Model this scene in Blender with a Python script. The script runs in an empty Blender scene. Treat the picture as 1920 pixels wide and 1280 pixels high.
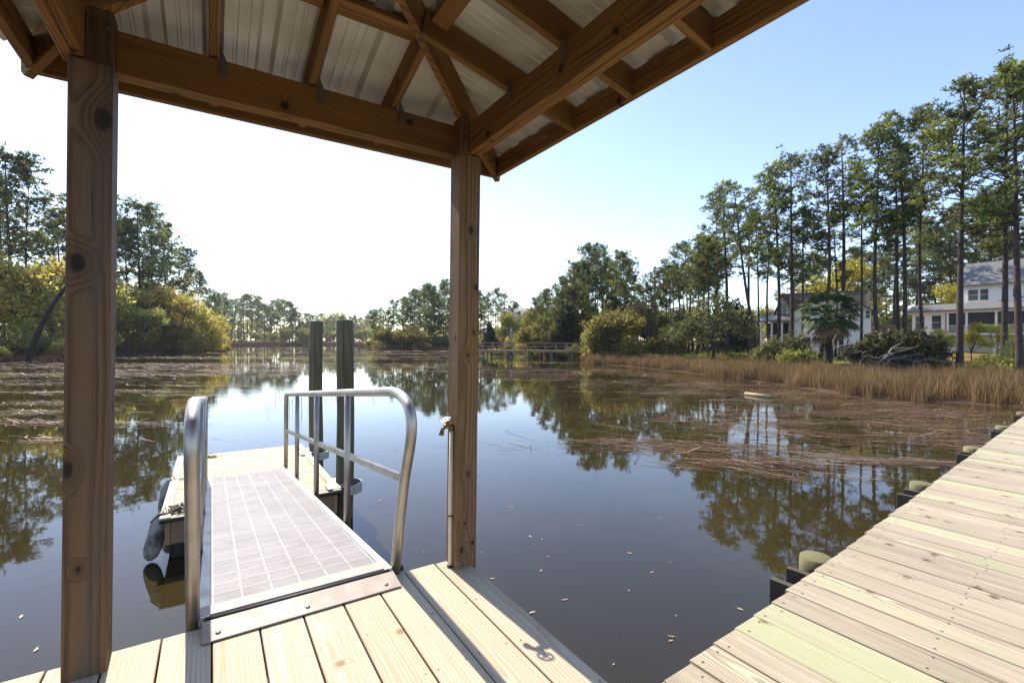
import bpy, math, random
import numpy as np
from mathutils import Vector, Matrix

# ------------------------------------------------------------------ camera, light, exposure
sc = bpy.context.scene
COL = sc.collection
H_EYE = 1.387            # eye above the deck boards (deck top is z = 0)
YAW = math.radians(32.9) # camera heading, clockwise from +Y (the gangway runs along +Y)
FPX = 870.0              # focal length in pixels of the 1920 px wide photograph
WATER = -1.05

cd = bpy.data.cameras.new('camera'); cam = bpy.data.objects.new('camera', cd); COL.objects.link(cam)
cd.sensor_width = 36.0; cd.lens = FPX / 1920.0 * 36.0
cd.clip_start = 0.05; cd.clip_end = 5000
cam.location = (0, 0, H_EYE)
cam.rotation_euler = (Matrix.Rotation(-YAW, 3, 'Z') @ Matrix.Rotation(math.pi/2, 3, 'X') @ Matrix.Rotation(math.radians(0.25), 3, 'Z')).to_euler()
sc.camera = cam

SUN_EL = math.radians(43.5); SUN_AZ = math.radians(-2.5)
w = bpy.data.worlds.new('World'); sc.world = w; w.use_nodes = True
wn = w.node_tree.nodes; wl = w.node_tree.links
bg = wn['Background']
sky = wn.new('ShaderNodeTexSky'); sky.sky_type = 'NISHITA'; sky.sun_disc = False
sky.sun_elevation = SUN_EL; sky.sun_rotation = SUN_AZ
sky.altitude = 0; sky.air_density = 1.0; sky.dust_density = 0.3; sky.ozone_density = 1.2
hs = wn.new('ShaderNodeHueSaturation'); hs.inputs['Hue'].default_value = 0.510   # a touch bluer
wl.new(sky.outputs[0], hs.inputs['Color']); wl.new(hs.outputs[0], bg.inputs[0]); bg.inputs[1].default_value = 0.15

sd = bpy.data.lights.new('sun', 'SUN'); sd.energy = 4.5; sd.angle = math.radians(0.5); sd.color = (1.0, 0.93, 0.82)
so = bpy.data.objects.new('sun', sd); COL.objects.link(so)
to_sun = Vector((math.sin(SUN_AZ)*math.cos(SUN_EL), math.cos(SUN_AZ)*math.cos(SUN_EL), math.sin(SUN_EL)))
so.rotation_euler = to_sun.to_track_quat('Z', 'Y').to_euler(); so.location = to_sun*50

sc.view_settings.view_transform = 'Standard'; sc.view_settings.look = 'None'
sc.view_settings.gamma = 1.0; sc.view_settings.exposure = 0.98
sc.render.engine = 'CYCLES'
sc.cycles.use_denoising = True
sc.cycles.max_bounces = 8; sc.cycles.transparent_max_bounces = 8
sc.cycles.caustics_reflective = False; sc.cycles.caustics_refractive = False
sc.cycles.sample_clamp_indirect = 6.0

# ------------------------------------------------------------------ helpers
CS, SN = math.cos(YAW), math.sin(YAW)
def W(px, f, z=0.0):
    """world point that lies f metres ahead of the eye, sideways by picture column px"""
    r = (px-960)/FPX*f
    return Vector((r*CS+f*SN, -r*SN+f*CS, z))
def ON(px, py, z=WATER):
    f = FPX*(H_EYE-z)/(py-640.0)
    return W(px, f, z)
def Zat(py, f): return H_EYE-(py-640.0)/FPX*f
RIGHT = Vector((CS, -SN, 0)); FWD = Vector((SN, CS, 0)); UP = Vector((0, 0, 1))
R = random.Random(7)

def tag(o, label=None, cat=None, group=None, kind=None):
    if label: o['label'] = label
    if cat: o['category'] = cat
    if group: o['group'] = group
    if kind: o['kind'] = kind
    return o

def empty(name, loc=(0, 0, 0), rz=0.0, label=None, cat=None, group=None):
    o = bpy.data.objects.new(name, None); COL.objects.link(o)
    o.location = loc; o.rotation_euler = (0, 0, rz); o.empty_display_size = 0.2
    return tag(o, label, cat, group)

class MB:
    """collects geometry for one mesh object; per vertex it keeps wood coordinates and a random value"""
    def __init__(s): s.v = []; s.f = []; s.w = []; s.r = []; s.m = []
    def box(s, c, size, ax=None, grain=0, mi=0, rnd=None, pith=None):
        c = Vector(c); hx, hy, hz = size[0]/2, size[1]/2, size[2]/2
        if ax is None: ax = (Vector((1, 0, 0)), Vector((0, 1, 0)), Vector((0, 0, 1)))
        b = len(s.v); rnd = R.random() if rnd is None else rnd
        oo = [1, 2, 0][grain], [2, 0, 1][grain]
        if pith is None: pith = (R.uniform(-.05, .05), R.choice((-1, 1))*R.uniform(.03, .12))
        lo = R.uniform(0, 60)
        for sx in (-1, 1):
            for sy in (-1, 1):
                for sz in (-1, 1):
                    l = (sx*hx, sy*hy, sz*hz)
                    s.v.append(c+ax[0]*l[0]+ax[1]*l[1]+ax[2]*l[2])
                    s.w.append((l[grain]+lo, l[oo[0]]+pith[0], l[oo[1]]+pith[1])); s.r.append(rnd)
        for q in ((0, 1, 3, 2), (4, 6, 7, 5), (0, 4, 5, 1), (2, 3, 7, 6), (0, 2, 6, 4), (1, 5, 7, 3)):
            s.f.append(tuple(b+i for i in q)); s.m.append(mi)
    def bar(s, a, b_, wd, ht, up=UP, mi=0, rnd=None):
        """rectangular timber from a to b; wd sideways, ht along up"""
        a = Vector(a); b_ = Vector(b_); d = (b_-a); L = d.length; x = d/L
        y = up.cross(x).normalized(); z = x.cross(y)
        s.box((a+b_)/2, (L, wd, ht), (x, y, z), 0, mi, rnd)
    def tube(s, pts, rad, n=8, mi=0, cap=True, rnd=None, flat=1.0, flat_dir=None):
        pts = [Vector(p) for p in pts]; rnd = R.random() if rnd is None else rnd
        if not hasattr(rad, '__len__'): rad = [rad]*len(pts)
        b = len(s.v); prev = None; acc = 0.0
        for i, p in enumerate(pts):
            t = (pts[min(i+1, len(pts)-1)]-pts[max(i-1, 0)])
            t = t.normalized() if t.length > 1e-9 else UP
            if prev is None:
                u = t.cross(Vector((0, 0, 1)) if abs(t.z) < .9 else Vector((0, 1, 0))).normalized()
            else:
                u = (prev-t*prev.dot(t)).normalized()
            prev = u; v = t.cross(u)
            if i: acc += (p-pts[i-1]).length
            for k in range(n):
                a = 2*math.pi*k/n
                o = u*math.cos(a)*rad[i]+v*math.sin(a)*rad[i]
                s.v.append(p+o); s.w.append((acc, math.cos(a)*rad[i], math.sin(a)*rad[i])); s.r.append(rnd)
        for i in range(len(pts)-1):
            for k in range(n):
                k2 = (k+1) % n
                s.f.append((b+i*n+k, b+i*n+k2, b+(i+1)*n+k2, b+(i+1)*n+k)); s.m.append(mi)
        if cap:
            s.f.append(tuple(b+k for k in reversed(range(n)))); s.m.append(mi)
            e = b+(len(pts)-1)*n
            s.f.append(tuple(e+k for k in range(n))); s.m.append(mi)
    def poly(s, pts, mi=0, rnd=0.5):
        b = len(s.v)
        for p in pts:
            p = Vector(p); s.v.append(p); s.w.append(tuple(p)); s.r.append(rnd)
        s.f.append(tuple(range(b, b+len(pts)))); s.m.append(mi)
    def prism(s, pts, ext, mi=0, rnd=None):
        """closed outline pts extruded by vector ext"""
        pts = [Vector(p) for p in pts]; ext = Vector(ext); n = len(pts); b = len(s.v); rnd = R.random() if rnd is None else rnd
        for q in (Vector((0, 0, 0)), ext):
            for p in pts: s.v.append(p+q); s.w.append(tuple(p+q)); s.r.append(rnd)
        s.f.append(tuple(b+i for i in reversed(range(n)))); s.m.append(mi)
        s.f.append(tuple(b+n+i for i in range(n))); s.m.append(mi)
        for i in range(n):
            j = (i+1) % n
            s.f.append((b+i, b+j, b+n+j, b+n+i)); s.m.append(mi)
    def mesh(s, name, mats, smooth=False):
        me = bpy.data.meshes.new(name)
        me.from_pydata([tuple(p) for p in s.v], [], s.f)
        for m in (mats if isinstance(mats, (list, tuple)) else [mats]): me.materials.append(m)
        me.polygons.foreach_set('material_index', s.m)
        if smooth: me.polygons.foreach_set('use_smooth', [True]*len(s.f))
        a = me.attributes.new('wood', 'FLOAT_VECTOR', 'POINT'); a.data.foreach_set('vector', np.array(s.w, 'f').ravel())
        a = me.attributes.new('rnd', 'FLOAT', 'POINT'); a.data.foreach_set('value', np.array(s.r, 'f'))
        me.update(); return me
    def build(s, name, mats, parent=None, smooth=False, bevel=0.0, origin=None):
        if origin is not None:
            oo = Vector(origin); s.v = [p-oo for p in s.v]
        me = s.mesh(name, mats, smooth)
        o = bpy.data.objects.new(name, me); COL.objects.link(o)
        if origin is not None: o.location = origin
        if parent: o.parent = parent
        if bevel:
            bm = o.modifiers.new('bevel', 'BEVEL'); bm.width = bevel; bm.segments = 1; bm.limit_method = 'ANGLE'; bm.harden_normals = False
        return o

def np_mesh(name, verts, faces, mat, rnd=None, mi=None):
    """verts (n,3), faces (m,k) arrays"""
    me = bpy.data.meshes.new(name); n, k = faces.shape
    me.vertices.add(len(verts)); me.vertices.foreach_set('co', np.ascontiguousarray(verts, 'f').ravel())
    me.loops.add(n*k); me.loops.foreach_set('vertex_index', np.ascontiguousarray(faces, 'i').ravel())
    me.polygons.add(n); me.polygons.foreach_set('loop_start', np.arange(0, n*k, k, dtype='i'))
    me.polygons.foreach_set('loop_total', np.full(n, k, 'i'))
    for m in (mat if isinstance(mat, (list, tuple)) else [mat]): me.materials.append(m)
    if rnd is not None:
        a = me.attributes.new('rnd', 'FLOAT', 'POINT'); a.data.foreach_set('value', np.ascontiguousarray(rnd, 'f'))
    me.update(calc_edges=True); me.validate(); return me
def link(name, me, parent=None):
    o = bpy.data.objects.new(name, me); COL.objects.link(o)
    if parent: o.parent = parent
    return o
def copy_tree(o, parent=None):
    c = o.copy(); COL.objects.link(c)
    if parent: c.parent = parent
    for ch in list(o.children): copy_tree(ch, c)
    return c

# ------------------------------------------------------------------ materials
class NT:
    def __init__(s, name):
        s.mat = bpy.data.materials.new(name); s.mat.use_nodes = True
        s.t = s.mat.node_tree; s.n = s.t.nodes; s.p = s.n['Principled BSDF']; s.out = s.n['Material Output']
    def new(s, t, **kw):
        n = s.n.new(t)
        for k, v in kw.items(): setattr(n, k, v)
        return n
    def l(s, a, b): s.t.links.new(a, b)
    def val(s, sock, x):
        if hasattr(x, 'is_output'): s.l(x, sock)
        else: sock.default_value = x
    def math(s, op, a, b=None, c=None, clamp=False):
        n = s.new('ShaderNodeMath', operation=op); n.use_clamp = clamp
        s.val(n.inputs[0], a)
        if b is not None: s.val(n.inputs[1], b)
        if c is not None: s.val(n.inputs[2], c)
        return n.outputs[0]
    def vmath(s, op, a, b=None):
        n = s.new('ShaderNodeVectorMath', operation=op); s.val(n.inputs[0], a)
        if b is not None: s.val(n.inputs[1], b)
        return n.outputs[0]
    def noise(s, vec, scale, detail=3, rough=0.5, dist=0.0):
        n = s.new('ShaderNodeTexNoise'); n.inputs['Scale'].default_value = scale; n.inputs['Detail'].default_value = detail
        n.inputs['Roughness'].default_value = rough; n.inputs['Distortion'].default_value = dist
        if vec is not None: s.l(vec, n.inputs['Vector'])
        return n.outputs[0]
    def ramp(s, fac, stops, interp='LINEAR'):
        n = s.new('ShaderNodeValToRGB'); cr = n.color_ramp; cr.interpolation = interp
        while len(cr.elements) < len(stops): cr.elements.new(0.5)
        for e, (p, c) in zip(cr.elements, stops):
            e.position = p; e.color = (c, c, c, 1) if not hasattr(c, '__len__') else (*c, 1)
        s.l(fac, n.inputs[0]); return n.outputs[0]
    def step(s, x, a, b):
        n = s.new('ShaderNodeMapRange', interpolation_type='SMOOTHSTEP'); s.val(n.inputs[0], x)
        n.inputs[1].default_value = a; n.inputs[2].default_value = b
        return n.outputs[0]
    def mix(s, f, a, b, mode='MIX'):
        n = s.new('ShaderNodeMix', data_type='RGBA', blend_type=mode)
        s.val(n.inputs[0], f)
        for k, x in ((6, a), (7, b)):
            if isinstance(x, tuple): n.inputs[k].default_value = (*x, 1)
            else: s.l(x, n.inputs[k])
        return n.outputs[2]
    def attr(s, name, out='Vector'):
        return s.new('ShaderNodeAttribute', attribute_name=name).outputs[out]
    def obj(s): return s.new('ShaderNodeTexCoord').outputs['Object']
    def pos(s): return s.new('ShaderNodeNewGeometry').outputs['Position']
    def bump(s, h, strength, dist):
        n = s.new('ShaderNodeBump'); n.inputs['Strength'].default_value = strength; n.inputs['Distance'].default_value = dist
        s.l(h, n.inputs['Height']); s.l(n.outputs[0], s.p.inputs['Normal']); return n
    def col(s, c): s.val(s.p.inputs['Base Color'], c if not isinstance(c, tuple) else (*c, 1))
    def rough(s, r): s.val(s.p.inputs['Roughness'], r)

def wood(name, light, dark, knot, ring=0.011, ring_amt=0.8, stain=None, stain_amt=0.5, stain2=None, rough=0.7, vary=0.3, knots=0.55, bump=0.25, warp_amt=0.06, fixed=(), lf=1.1, crack=0.35):
    t = NT(name); v = t.attr('wood'); rnd = t.attr('rnd', 'Fac')
    sep = t.new('ShaderNodeSeparateXYZ'); t.l(v, sep.inputs[0])
    lowv = t.vmath('MULTIPLY', v, (lf, 4.0, 4.0))
    warp = t.math('SUBTRACT', t.noise(lowv, 1.0, 3), 0.5)
    warp2 = t.math('SUBTRACT', t.noise(t.vmath('MULTIPLY', v, (2.5, 12, 12)), 1.0, 2), 0.5)
    fk = []
    yy = t.math('ADD', sep.outputs[1], t.math('MULTIPLY', warp, warp_amt))
    zz = t.math('ADD', sep.outputs[2], t.math('MULTIPLY', warp2, 0.014))
    kv = t.new('ShaderNodeCombineXYZ'); t.l(t.math('MULTIPLY', sep.outputs[0], 9.0), kv.inputs[0]); t.l(t.math('MULTIPLY', t.math('ADD', sep.outputs[1], sep.outputs[2]), 9.0), kv.inputs[1])
    vor = t.new('ShaderNodeTexVoronoi', voronoi_dimensions='2D'); t.l(kv.outputs[0], vor.inputs['Vector']); vor.inputs['Scale'].default_value = 1.0
    csep = t.new('ShaderNodeSeparateColor'); t.l(vor.outputs['Color'], csep.inputs[0])
    pres = t.math('GREATER_THAN', csep.outputs[0], 1.0-knots)
    kn = t.math('MULTIPLY', t.step(vor.outputs['Distance'], 0.62, 0.05), pres)
    fcore = None
    for (kx, ky, kz, kr) in fixed:      # knots at known spots of one timber
        dv = t.vmath('MULTIPLY', t.vmath('SUBTRACT', v, (kx, ky, kz)), (.62, 1, 1))
        dl = t.new('ShaderNodeVectorMath', operation='LENGTH'); t.l(dv, dl.inputs[0])
        dd = t.math('ADD', dl.outputs['Value'], t.math('MULTIPLY', warp2, .02))
        kn = t.math('MAXIMUM', kn, t.step(dd, kr*3.4, kr*.4)); c_ = t.step(dd, kr*1.15, kr*.55)
        fcore = c_ if fcore is None else t.math('MAXIMUM', fcore, c_)
    rr = t.math('SQRT', t.math('ADD', t.math('MULTIPLY', yy, yy), t.math('MULTIPLY', zz, zz)))
    rr = t.math('ADD', rr, t.math('MULTIPLY', kn, 0.045))
    ph = t.math('FRACT', t.math('DIVIDE', rr, ring))
    band = t.math('MULTIPLY', t.step(ph, 0.15, 0.85), t.step(ph, 1.0, 0.9))
    fine = t.noise(t.vmath('MULTIPLY', v, (4, 260, 260)), 1.0, 2)
    mid = t.noise(t.vmath('MULTIPLY', v, (1.6, 40, 40)), 1.0, 3)
    f = t.math('ADD', t.math('MULTIPLY', band, ring_amt), t.math('MULTIPLY', t.math('SUBTRACT', fine, 0.5), 0.7))
    f = t.math('ADD', f, t.math('MULTIPLY', t.math('SUBTRACT', mid, 0.5), 0.8), clamp=True)
    c = t.mix(f, light, dark)
    if stain:
        sn = t.noise(t.vmath('MULTIPLY', v, (1.1, 9, 9)), 1.0, 4)
        c = t.mix(t.math('MULTIPLY', t.step(sn, 0.45, 0.72), stain_amt), c, stain)
    if stain2:
        sn = t.noise(t.vmath('MULTIPLY', v, (0.5, 3, 3)), 1.7, 3)
        sel = t.math('ADD', sn, t.math('MULTIPLY', t.step(rnd, 0.72, 0.98), 0.35))
        c = t.mix(t.math('MULTIPLY', t.step(sel, 0.5, 0.85), 0.75), c, stain2)
    core = t.math('MULTIPLY', t.step(vor.outputs['Distance'], 0.26, 0.10), pres)
    if fcore is not None: core = t.math('MAXIMUM', core, fcore)
    c = t.mix(t.math('MULTIPLY', kn, 0.35), c, dark)
    c = t.mix(t.math('MULTIPLY', core, 0.85), c, knot)
    ck = t.noise(t.vmath('MULTIPLY', v, (1.3, 55, 55)), 1.0, 2, .5)
    c = t.mix(t.math('MULTIPLY', t.step(ck, .69, .76), crack), c, knot)
    br = t.math('ADD', 1.0-vary/2, t.math('MULTIPLY', rnd, vary))
    sc_ = t.new('ShaderNodeVectorMath', operation='SCALE'); t.l(c, sc_.inputs[0]); t.l(br, sc_.inputs['Scale'])
    t.col(sc_.outputs[0]); t.rough(rough); t.p.inputs['Specular IOR Level'].default_value = 0.3
    t.bump(t.math('ADD', f, t.math('MULTIPLY', fine, 0.6)), bump, 0.002)
    return t.mat

def plain(name, col, rough=0.6, metal=0.0, var=0.2, scale=6.0, col2=None, bump=0.0, bscale=None):
    t = NT(name); p = t.obj()
    n = t.noise(p, scale, 5, 0.6)
    c2 = col2 if col2 else tuple(x*(1-var*1.6) for x in col)
    t.col(t.mix(t.step(n, 0.35, 0.7), col, c2)); t.p.inputs['Metallic'].default_value = metal
    t.rough(t.math('ADD', rough-0.08, t.math('MULTIPLY', n, 0.16)))
    if bump: t.bump(t.noise(p, bscale or scale*6, 3), bump, 0.01)
    return t.mat

def leafmat(name, dark, light, trans=0.35, extra=None, rough=0.65):
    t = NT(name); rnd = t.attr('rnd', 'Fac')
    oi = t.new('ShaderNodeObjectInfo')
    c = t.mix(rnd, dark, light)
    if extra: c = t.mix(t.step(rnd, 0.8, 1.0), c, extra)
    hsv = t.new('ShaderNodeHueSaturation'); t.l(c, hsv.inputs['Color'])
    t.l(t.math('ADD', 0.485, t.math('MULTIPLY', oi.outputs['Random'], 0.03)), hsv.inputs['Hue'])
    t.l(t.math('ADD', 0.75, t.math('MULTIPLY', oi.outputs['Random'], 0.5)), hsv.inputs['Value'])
    t.col(hsv.outputs[0]); t.rough(rough); t.p.inputs['Specular IOR Level'].default_value = 0.25
    tr = t.new('ShaderNodeBsdfTranslucent'); t.l(hsv.outputs[0], tr.inputs[0])
    mx = t.new('ShaderNodeMixShader'); mx.inputs[0].default_value = trans
    t.l(t.p.outputs[0], mx.inputs[1]); t.l(tr.outputs[0], mx.inputs[2]); t.l(mx.outputs[0], t.out.inputs[0])
    return t.mat

M = {}
M['post'] = wood('post_timber', (.25, .15, .078), (.062, .031, .014), (.018, .010, .006), ring=.019, ring_amt=.95, stain=(.12, .092, .07), stain_amt=.55, rough=.75, vary=.15, knots=.10, bump=.4, warp_amt=.085)
PL = (.015, -.012); PR = (.045, -.035); ZM = (2.535-2.2)/2
def knots(lst, pith, lean=.0): return [(z-ZM, lx+pith[0], ly+pith[1], r) for (z, lx, ly, r) in lst]
M['post_l'] = wood('left_post_timber', (.165, .095, .048), (.055, .028, .0125), (.015, .009, .006), lf=.55, crack=.7, ring=.0135, ring_amt=.62, stain=(.10, .078, .06), stain_amt=.7, rough=.75, vary=.1, knots=0.0, bump=.45, warp_amt=.07,
    fixed=knots([(2.30, .038, -.0705, .034), (1.70, -.032, -.0705, .026), (.86, -.062, -.0705, .022), (.45, -.02, -.0705, .012), (1.1, .0705, .0, .02)], PL))
M['post_r'] = wood('right_post_timber', (.25, .145, .068), (.075, .037, .015), (.015, .009, .006), lf=.7, crack=.6, ring=.0125, ring_amt=.75, stain=(.14, .10, .07), stain_amt=.5, rough=.75, vary=.1, knots=0.0, bump=.45, warp_amt=.08,
    fixed=knots([(2.07, .005, -.0705, .013), (1.72, .045, -.0705, .015), (1.44, .035, -.0705, .012), (1.40, -.0705, -.02, .010), (1.30, -.005, -.0705, .012), (.57, .008, -.0705, .012), (.27, -.012, -.0705, .012), (.11, -.03, -.0705, .016), (.14, .04, -.0705, .012)], PR))
M['beam'] = wood('roof_timber', (.34, .185, .066), (.115, .052, .017), (.018, .009, .005), ring=.011, ring_amt=.75, stain=(.09, .055, .022), stain_amt=.5, rough=.7, vary=.35, knots=.06, bump=.3)
M['deck'] = wood('deck_boards_wood', (.54, .455, .32), (.38, .27, .14), (.24, .14, .07), ring=.017, ring_amt=.6, stain=(.44, .335, .24), stain_amt=.5, rough=.7, vary=.12, knots=.035, bump=.25)
M['walk'] = wood('walkway_wood', (.50, .42, .305), (.17, .12, .068), (.13, .07, .035), ring=.012, ring_amt=.7, stain=(.30, .245, .18), stain_amt=.7, stain2=(.34, .345, .19), rough=.8, vary=.3, knots=.06, bump=.4)
M['float'] = wood('float_wood', (.52, .46, .31), (.37, .30, .16), (.18, .1, .05), ring=.012, ring_amt=.5, stain=(.46, .38, .24), stain_amt=.5, rough=.75, vary=.25, knots=.05, bump=.3)
M['damp'] = wood('damp_timber', (.10, .085, .06), (.05, .04, .028), (.02, .015, .01), ring=.01, rough=.7, vary=.3, knots=.03)
M['pile_top'] = wood('walkway_pile_wood', (.20, .17, .10), (.10, .085, .035), (.05, .04, .02), ring=.012, stain=(.14, .155, .06), stain_amt=.7, rough=.85, knots=.02)
M['bridge'] = wood('bridge_wood', (.36, .24, .16), (.22, .14, .085), (.03, .02, .01), rough=.85, knots=.02)

def m_pile():
    t = NT('creosote_pile'); v = t.attr('wood')
    n = t.noise(t.vmath('MULTIPLY', v, (1.2, 60, 60)), 1.0, 5, .7)
    g = t.noise(t.vmath('MULTIPLY', v, (1.5, 5, 5)), 1.0, 4)
    c = t.mix(t.step(n, .3, .7), (.045, .035, .02), (.19, .145, .085))
    c = t.mix(t.math('MULTIPLY', t.step(g, .40, .60), .75), c, (.065, .105, .04))
    t.col(c); t.rough(.85); t.bump(n, .8, .008); return t.mat
M['pile'] = m_pile()

def m_alu():
    t = NT('brushed_aluminium'); v = t.attr('wood')
    n = t.noise(t.vmath('MULTIPLY', v, (3, 90, 90)), 1.0, 4); g = t.noise(t.obj(), 5, 4)
    t.col(t.mix(t.step(g, .4, .7), (.46, .435, .40), (.33, .30, .26))); t.p.inputs['Metallic'].default_value = .9
    t.rough(t.math('ADD', .36, t.math('MULTIPLY', n, .22))); t.bump(n, .10, .002); return t.mat
M['alu'] = m_alu()
M['plate'] = plain('sandy_metal_plate', (.37, .29, .235), .6, .1, .2, 9, (.29, .225, .18))
M['grate'] = plain('pale_plastic_grating', (.305, .278, .27), .6, 0, .1, 3, (.25, .228, .222))
M['under'] = plain('shade_black_gangway_frame', (.022, .022, .024), .7, 0)  # near-black tone stands in for the shade below the grating
M['screw'] = plain('screw_head', (.10, .09, .08), .5, .4)
M['pvc'] = plain('white_pipe', (.72, .62, .48), .45, 0, .1, 12)
M['brass'] = plain('old_brass', (.20, .14, .06), .4, .8, .3, 60)
M['steel'] = plain('galvanised_steel', (.20, .21, .21), .5, .6, .3, 50, (.12, .125, .13))
M['chrome'] = plain('bright_steel', (.7, .7, .7), .3, .9, .1, 40)
M['black'] = plain('black_rubber', (.02, .02, .022), .6, 0, .3, 20)
M['rope'] = plain('weathered_rope', (.24, .19, .13), .9, 0, .4, 60)
M['fender'] = plain('scuffed_fender_vinyl', (.30, .29, .27), .7, 0, .2, 7, (.04, .035, .03))
M['hoop'] = plain('galvanised_hoop', (.55, .54, .51), .5, .4, .2, 12)

def m_roof():
    t = NT('galvanised_roof_sheet'); p = t.obj()
    n = t.noise(p, 180, 2); g = t.noise(p, 3, 4)
    c = t.mix(t.step(g, .35, .7), (.86, .83, .79), (.68, .65, .60))
    c = t.mix(t.math('MULTIPLY', n, .35), c, (.35, .33, .30))
    t.col(c); t.p.inputs['Metallic'].default_value = .1; t.rough(.4); return t.mat
M['roof'] = m_roof()

def m_water():
    t = NT('pond_water'); p = t.pos()
    n1 = t.noise(p, .35, 3); n2 = t.noise(p, 55, 2)
    c = t.mix(t.step(n1, .35, .65), (.026, .0195, .006), (.035, .026, .009))
    c = t.mix(t.math('MULTIPLY', t.step(n2, .58, .8), .2), c, (.08, .07, .045))
    t.col(c); t.rough(.025); t.p.inputs['IOR'].default_value = 1.40; t.p.inputs['Specular IOR Level'].default_value = .5
    w1 = t.noise(t.vmath('MULTIPLY', p, (1.0, 1.0, 1.0)), 1.3, 2, .5, .4)
    w2 = t.noise(t.vmath('MULTIPLY', p, (1.0, 2.2, 1.0)), 6.0, 2)
    patch = t.step(t.noise(p, .06, 2), .42, .62)
    h = t.math('ADD', t.math('MULTIPLY', w1, .8), t.math('MULTIPLY', t.math('MULTIPLY', w2, patch), .3))
    t.bump(h, .09, .03); return t.mat
M['water'] = m_water()

def m_ground():
    t = NT('bank_ground'); p = t.pos()
    n = t.noise(p, .12, 4); n2 = t.noise(p, 2.5, 5, .7)
    c = t.mix(t.step(n, .42, .58), (.27, .125, .05), (.10, .13, .03))
    c = t.mix(t.math('MULTIPLY', t.step(n2, .4, .7), .6), c, (.16, .10, .05))
    sep = t.new('ShaderNodeSeparateXYZ'); t.l(p, sep.inputs[0])
    c = t.mix(t.step(sep.outputs[2], -.75, -.98), c, (.075, .052, .035))
    t.col(c); t.rough(1.0); t.p.inputs['Specular IOR Level'].default_value = .05; t.bump(n2, .6, .05); return t.mat
M['ground'] = m_ground()

def m_blade(name, a, b, c3, trans=.3, patchy=False):
    t = NT(name); r = t.attr('rnd', 'Fac')
    c = t.ramp(r, [(0, a), (.62, b), (1, c3)])
    if patchy: c = t.mix(t.math('MULTIPLY', t.step(t.noise(t.pos(), .45, 4), .42, .62), .5), c, (.13, .078, .04))
    t.col(c); t.rough(.8); t.p.inputs['Specular IOR Level'].default_value = .2
    tr = t.new('ShaderNodeBsdfTranslucent'); t.l(c, tr.inputs[0]); mx = t.new('ShaderNodeMixShader'); mx.inputs[0].default_value = trans
    t.l(t.p.outputs[0], mx.inputs[1]); t.l(tr.outputs[0], mx.inputs[2]); t.l(mx.outputs[0], t.out.inputs[0]); return t.mat
M['marsh'] = m_blade('dry_marsh_grass', (.085, .05, .023), (.29, .185, .082), (.52, .38, .19), .35, True)
M['wrack'] = m_blade('dead_reed_stems', (.06, .036, .02), (.19, .115, .062), (.66, .50, .32), .1)
M['farwrack'] = m_blade('sun_tinted_reed_rafts', (.11, .07, .045), (.36, .25, .17), (.78, .64, .52), .1)  # lighter twin of the wrack stems, sun glitter put into the colour
M['farmarsh'] = m_blade('red_brown_marsh', (.075, .04, .028), (.14, .075, .05), (.22, .14, .09), .2)
M['greengrass'] = m_blade('fresh_green_grass', (.06, .10, .015), (.16, .22, .03), (.3, .33, .06), .4)

M['pine'] = leafmat('pine_needles', (.045, .070, .022), (.33, .34, .085), 0.6, (.44, .38, .10))
M['oak'] = leafmat('evergreen_oak_leaves', (.075, .085, .025), (.40, .37, .085), .6, (.54, .43, .10))
M['gold'] = leafmat('golden_leaves', (.22, .17, .04), (.66, .52, .12), .62, (.80, .60, .15))
M['olive'] = leafmat('olive_gold_leaves', (.12, .11, .03), (.42, .35, .085), .55, (.56, .43, .10))
M['lime'] = leafmat('young_yellow_green_leaves', (.20, .20, .05), (.64, .58, .15), .64, (.74, .62, .17))
M['cedar'] = leafmat('cedar_foliage', (.014, .022, .012), (.042, .055, .022), .2)
M['yellow'] = leafmat('bright_yellow_leaves', (.28, .25, .03), (.52, .44, .05), .5)
M['palm'] = leafmat('palm_frond', (.018, .036, .012), (.105, .13, .042), .15)
M['deadpalm'] = leafmat('dead_palm_frond', (.10, .06, .03), (.22, .14, .08), .2)
M['shrub'] = leafmat('low_shrub_leaves', (.06, .07, .025), (.20, .19, .06), .45, (.28, .23, .07))
M['bright'] = leafmat('fresh_shrub_leaves', (.12, .16, .02), (.28, .30, .05), .5)
M['bark'] = plain('pine_bark', (.06, .042, .034), .9, 0, .4, 5, (.03, .021, .017), .6, 14)
M['greybark'] = plain('grey_branch_bark', (.27, .245, .215), .9, 0, .3, 9)
M['darkbark'] = plain('dark_bark', (.04, .032, .026), .95, 0, .3, 6, None, .5, 18)

def m_siding(name, col, horizontal=True, pitch=.18):
    t = NT(name); p = t.obj(); sep = t.new('ShaderNodeSeparateXYZ'); t.l(p, sep.inputs[0])
    ph = t.math('FRACT', t.math('DIVIDE', sep.outputs[2 if horizontal else 0], pitch))
    n = t.noise(p, 1.5, 4)
    t.col(t.mix(t.math('MULTIPLY', t.step(n, .4, .7), .3), col, tuple(x*.8 for x in col)))
    t.rough(.6); t.bump(t.step(ph, 0, .12), .6, .02); return t.mat
M['siding'] = m_siding('white_lap_siding', (.84, .81, .74))
M['batten'] = m_siding('white_board_and_batten', (.84, .81, .74), False, .4)
M['trim'] = plain('white_trim', (.84, .81, .73), .5, 0, .06, 3)
M['metalroof'] = m_siding('grey_seam_roof', (.135, .13, .125), False, .45)
M['tinroof'] = m_siding('tan_porch_roof', (.15, .14, .125), False, .45)
M['shingle'] = plain('brown_shingles', (.16, .125, .10), .9, 0, .25, 8)
M['glass'] = plain('dark_window_glass', (.03, .045, .05), .08, 0, .2, 2)
M['screen'] = plain('dark_porch_screen', (.035, .032, .03), .7, 0, .3, .8)
M['fence'] = plain('black_fence_paint', (.02, .02, .02), .6, 0, .2)
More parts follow.
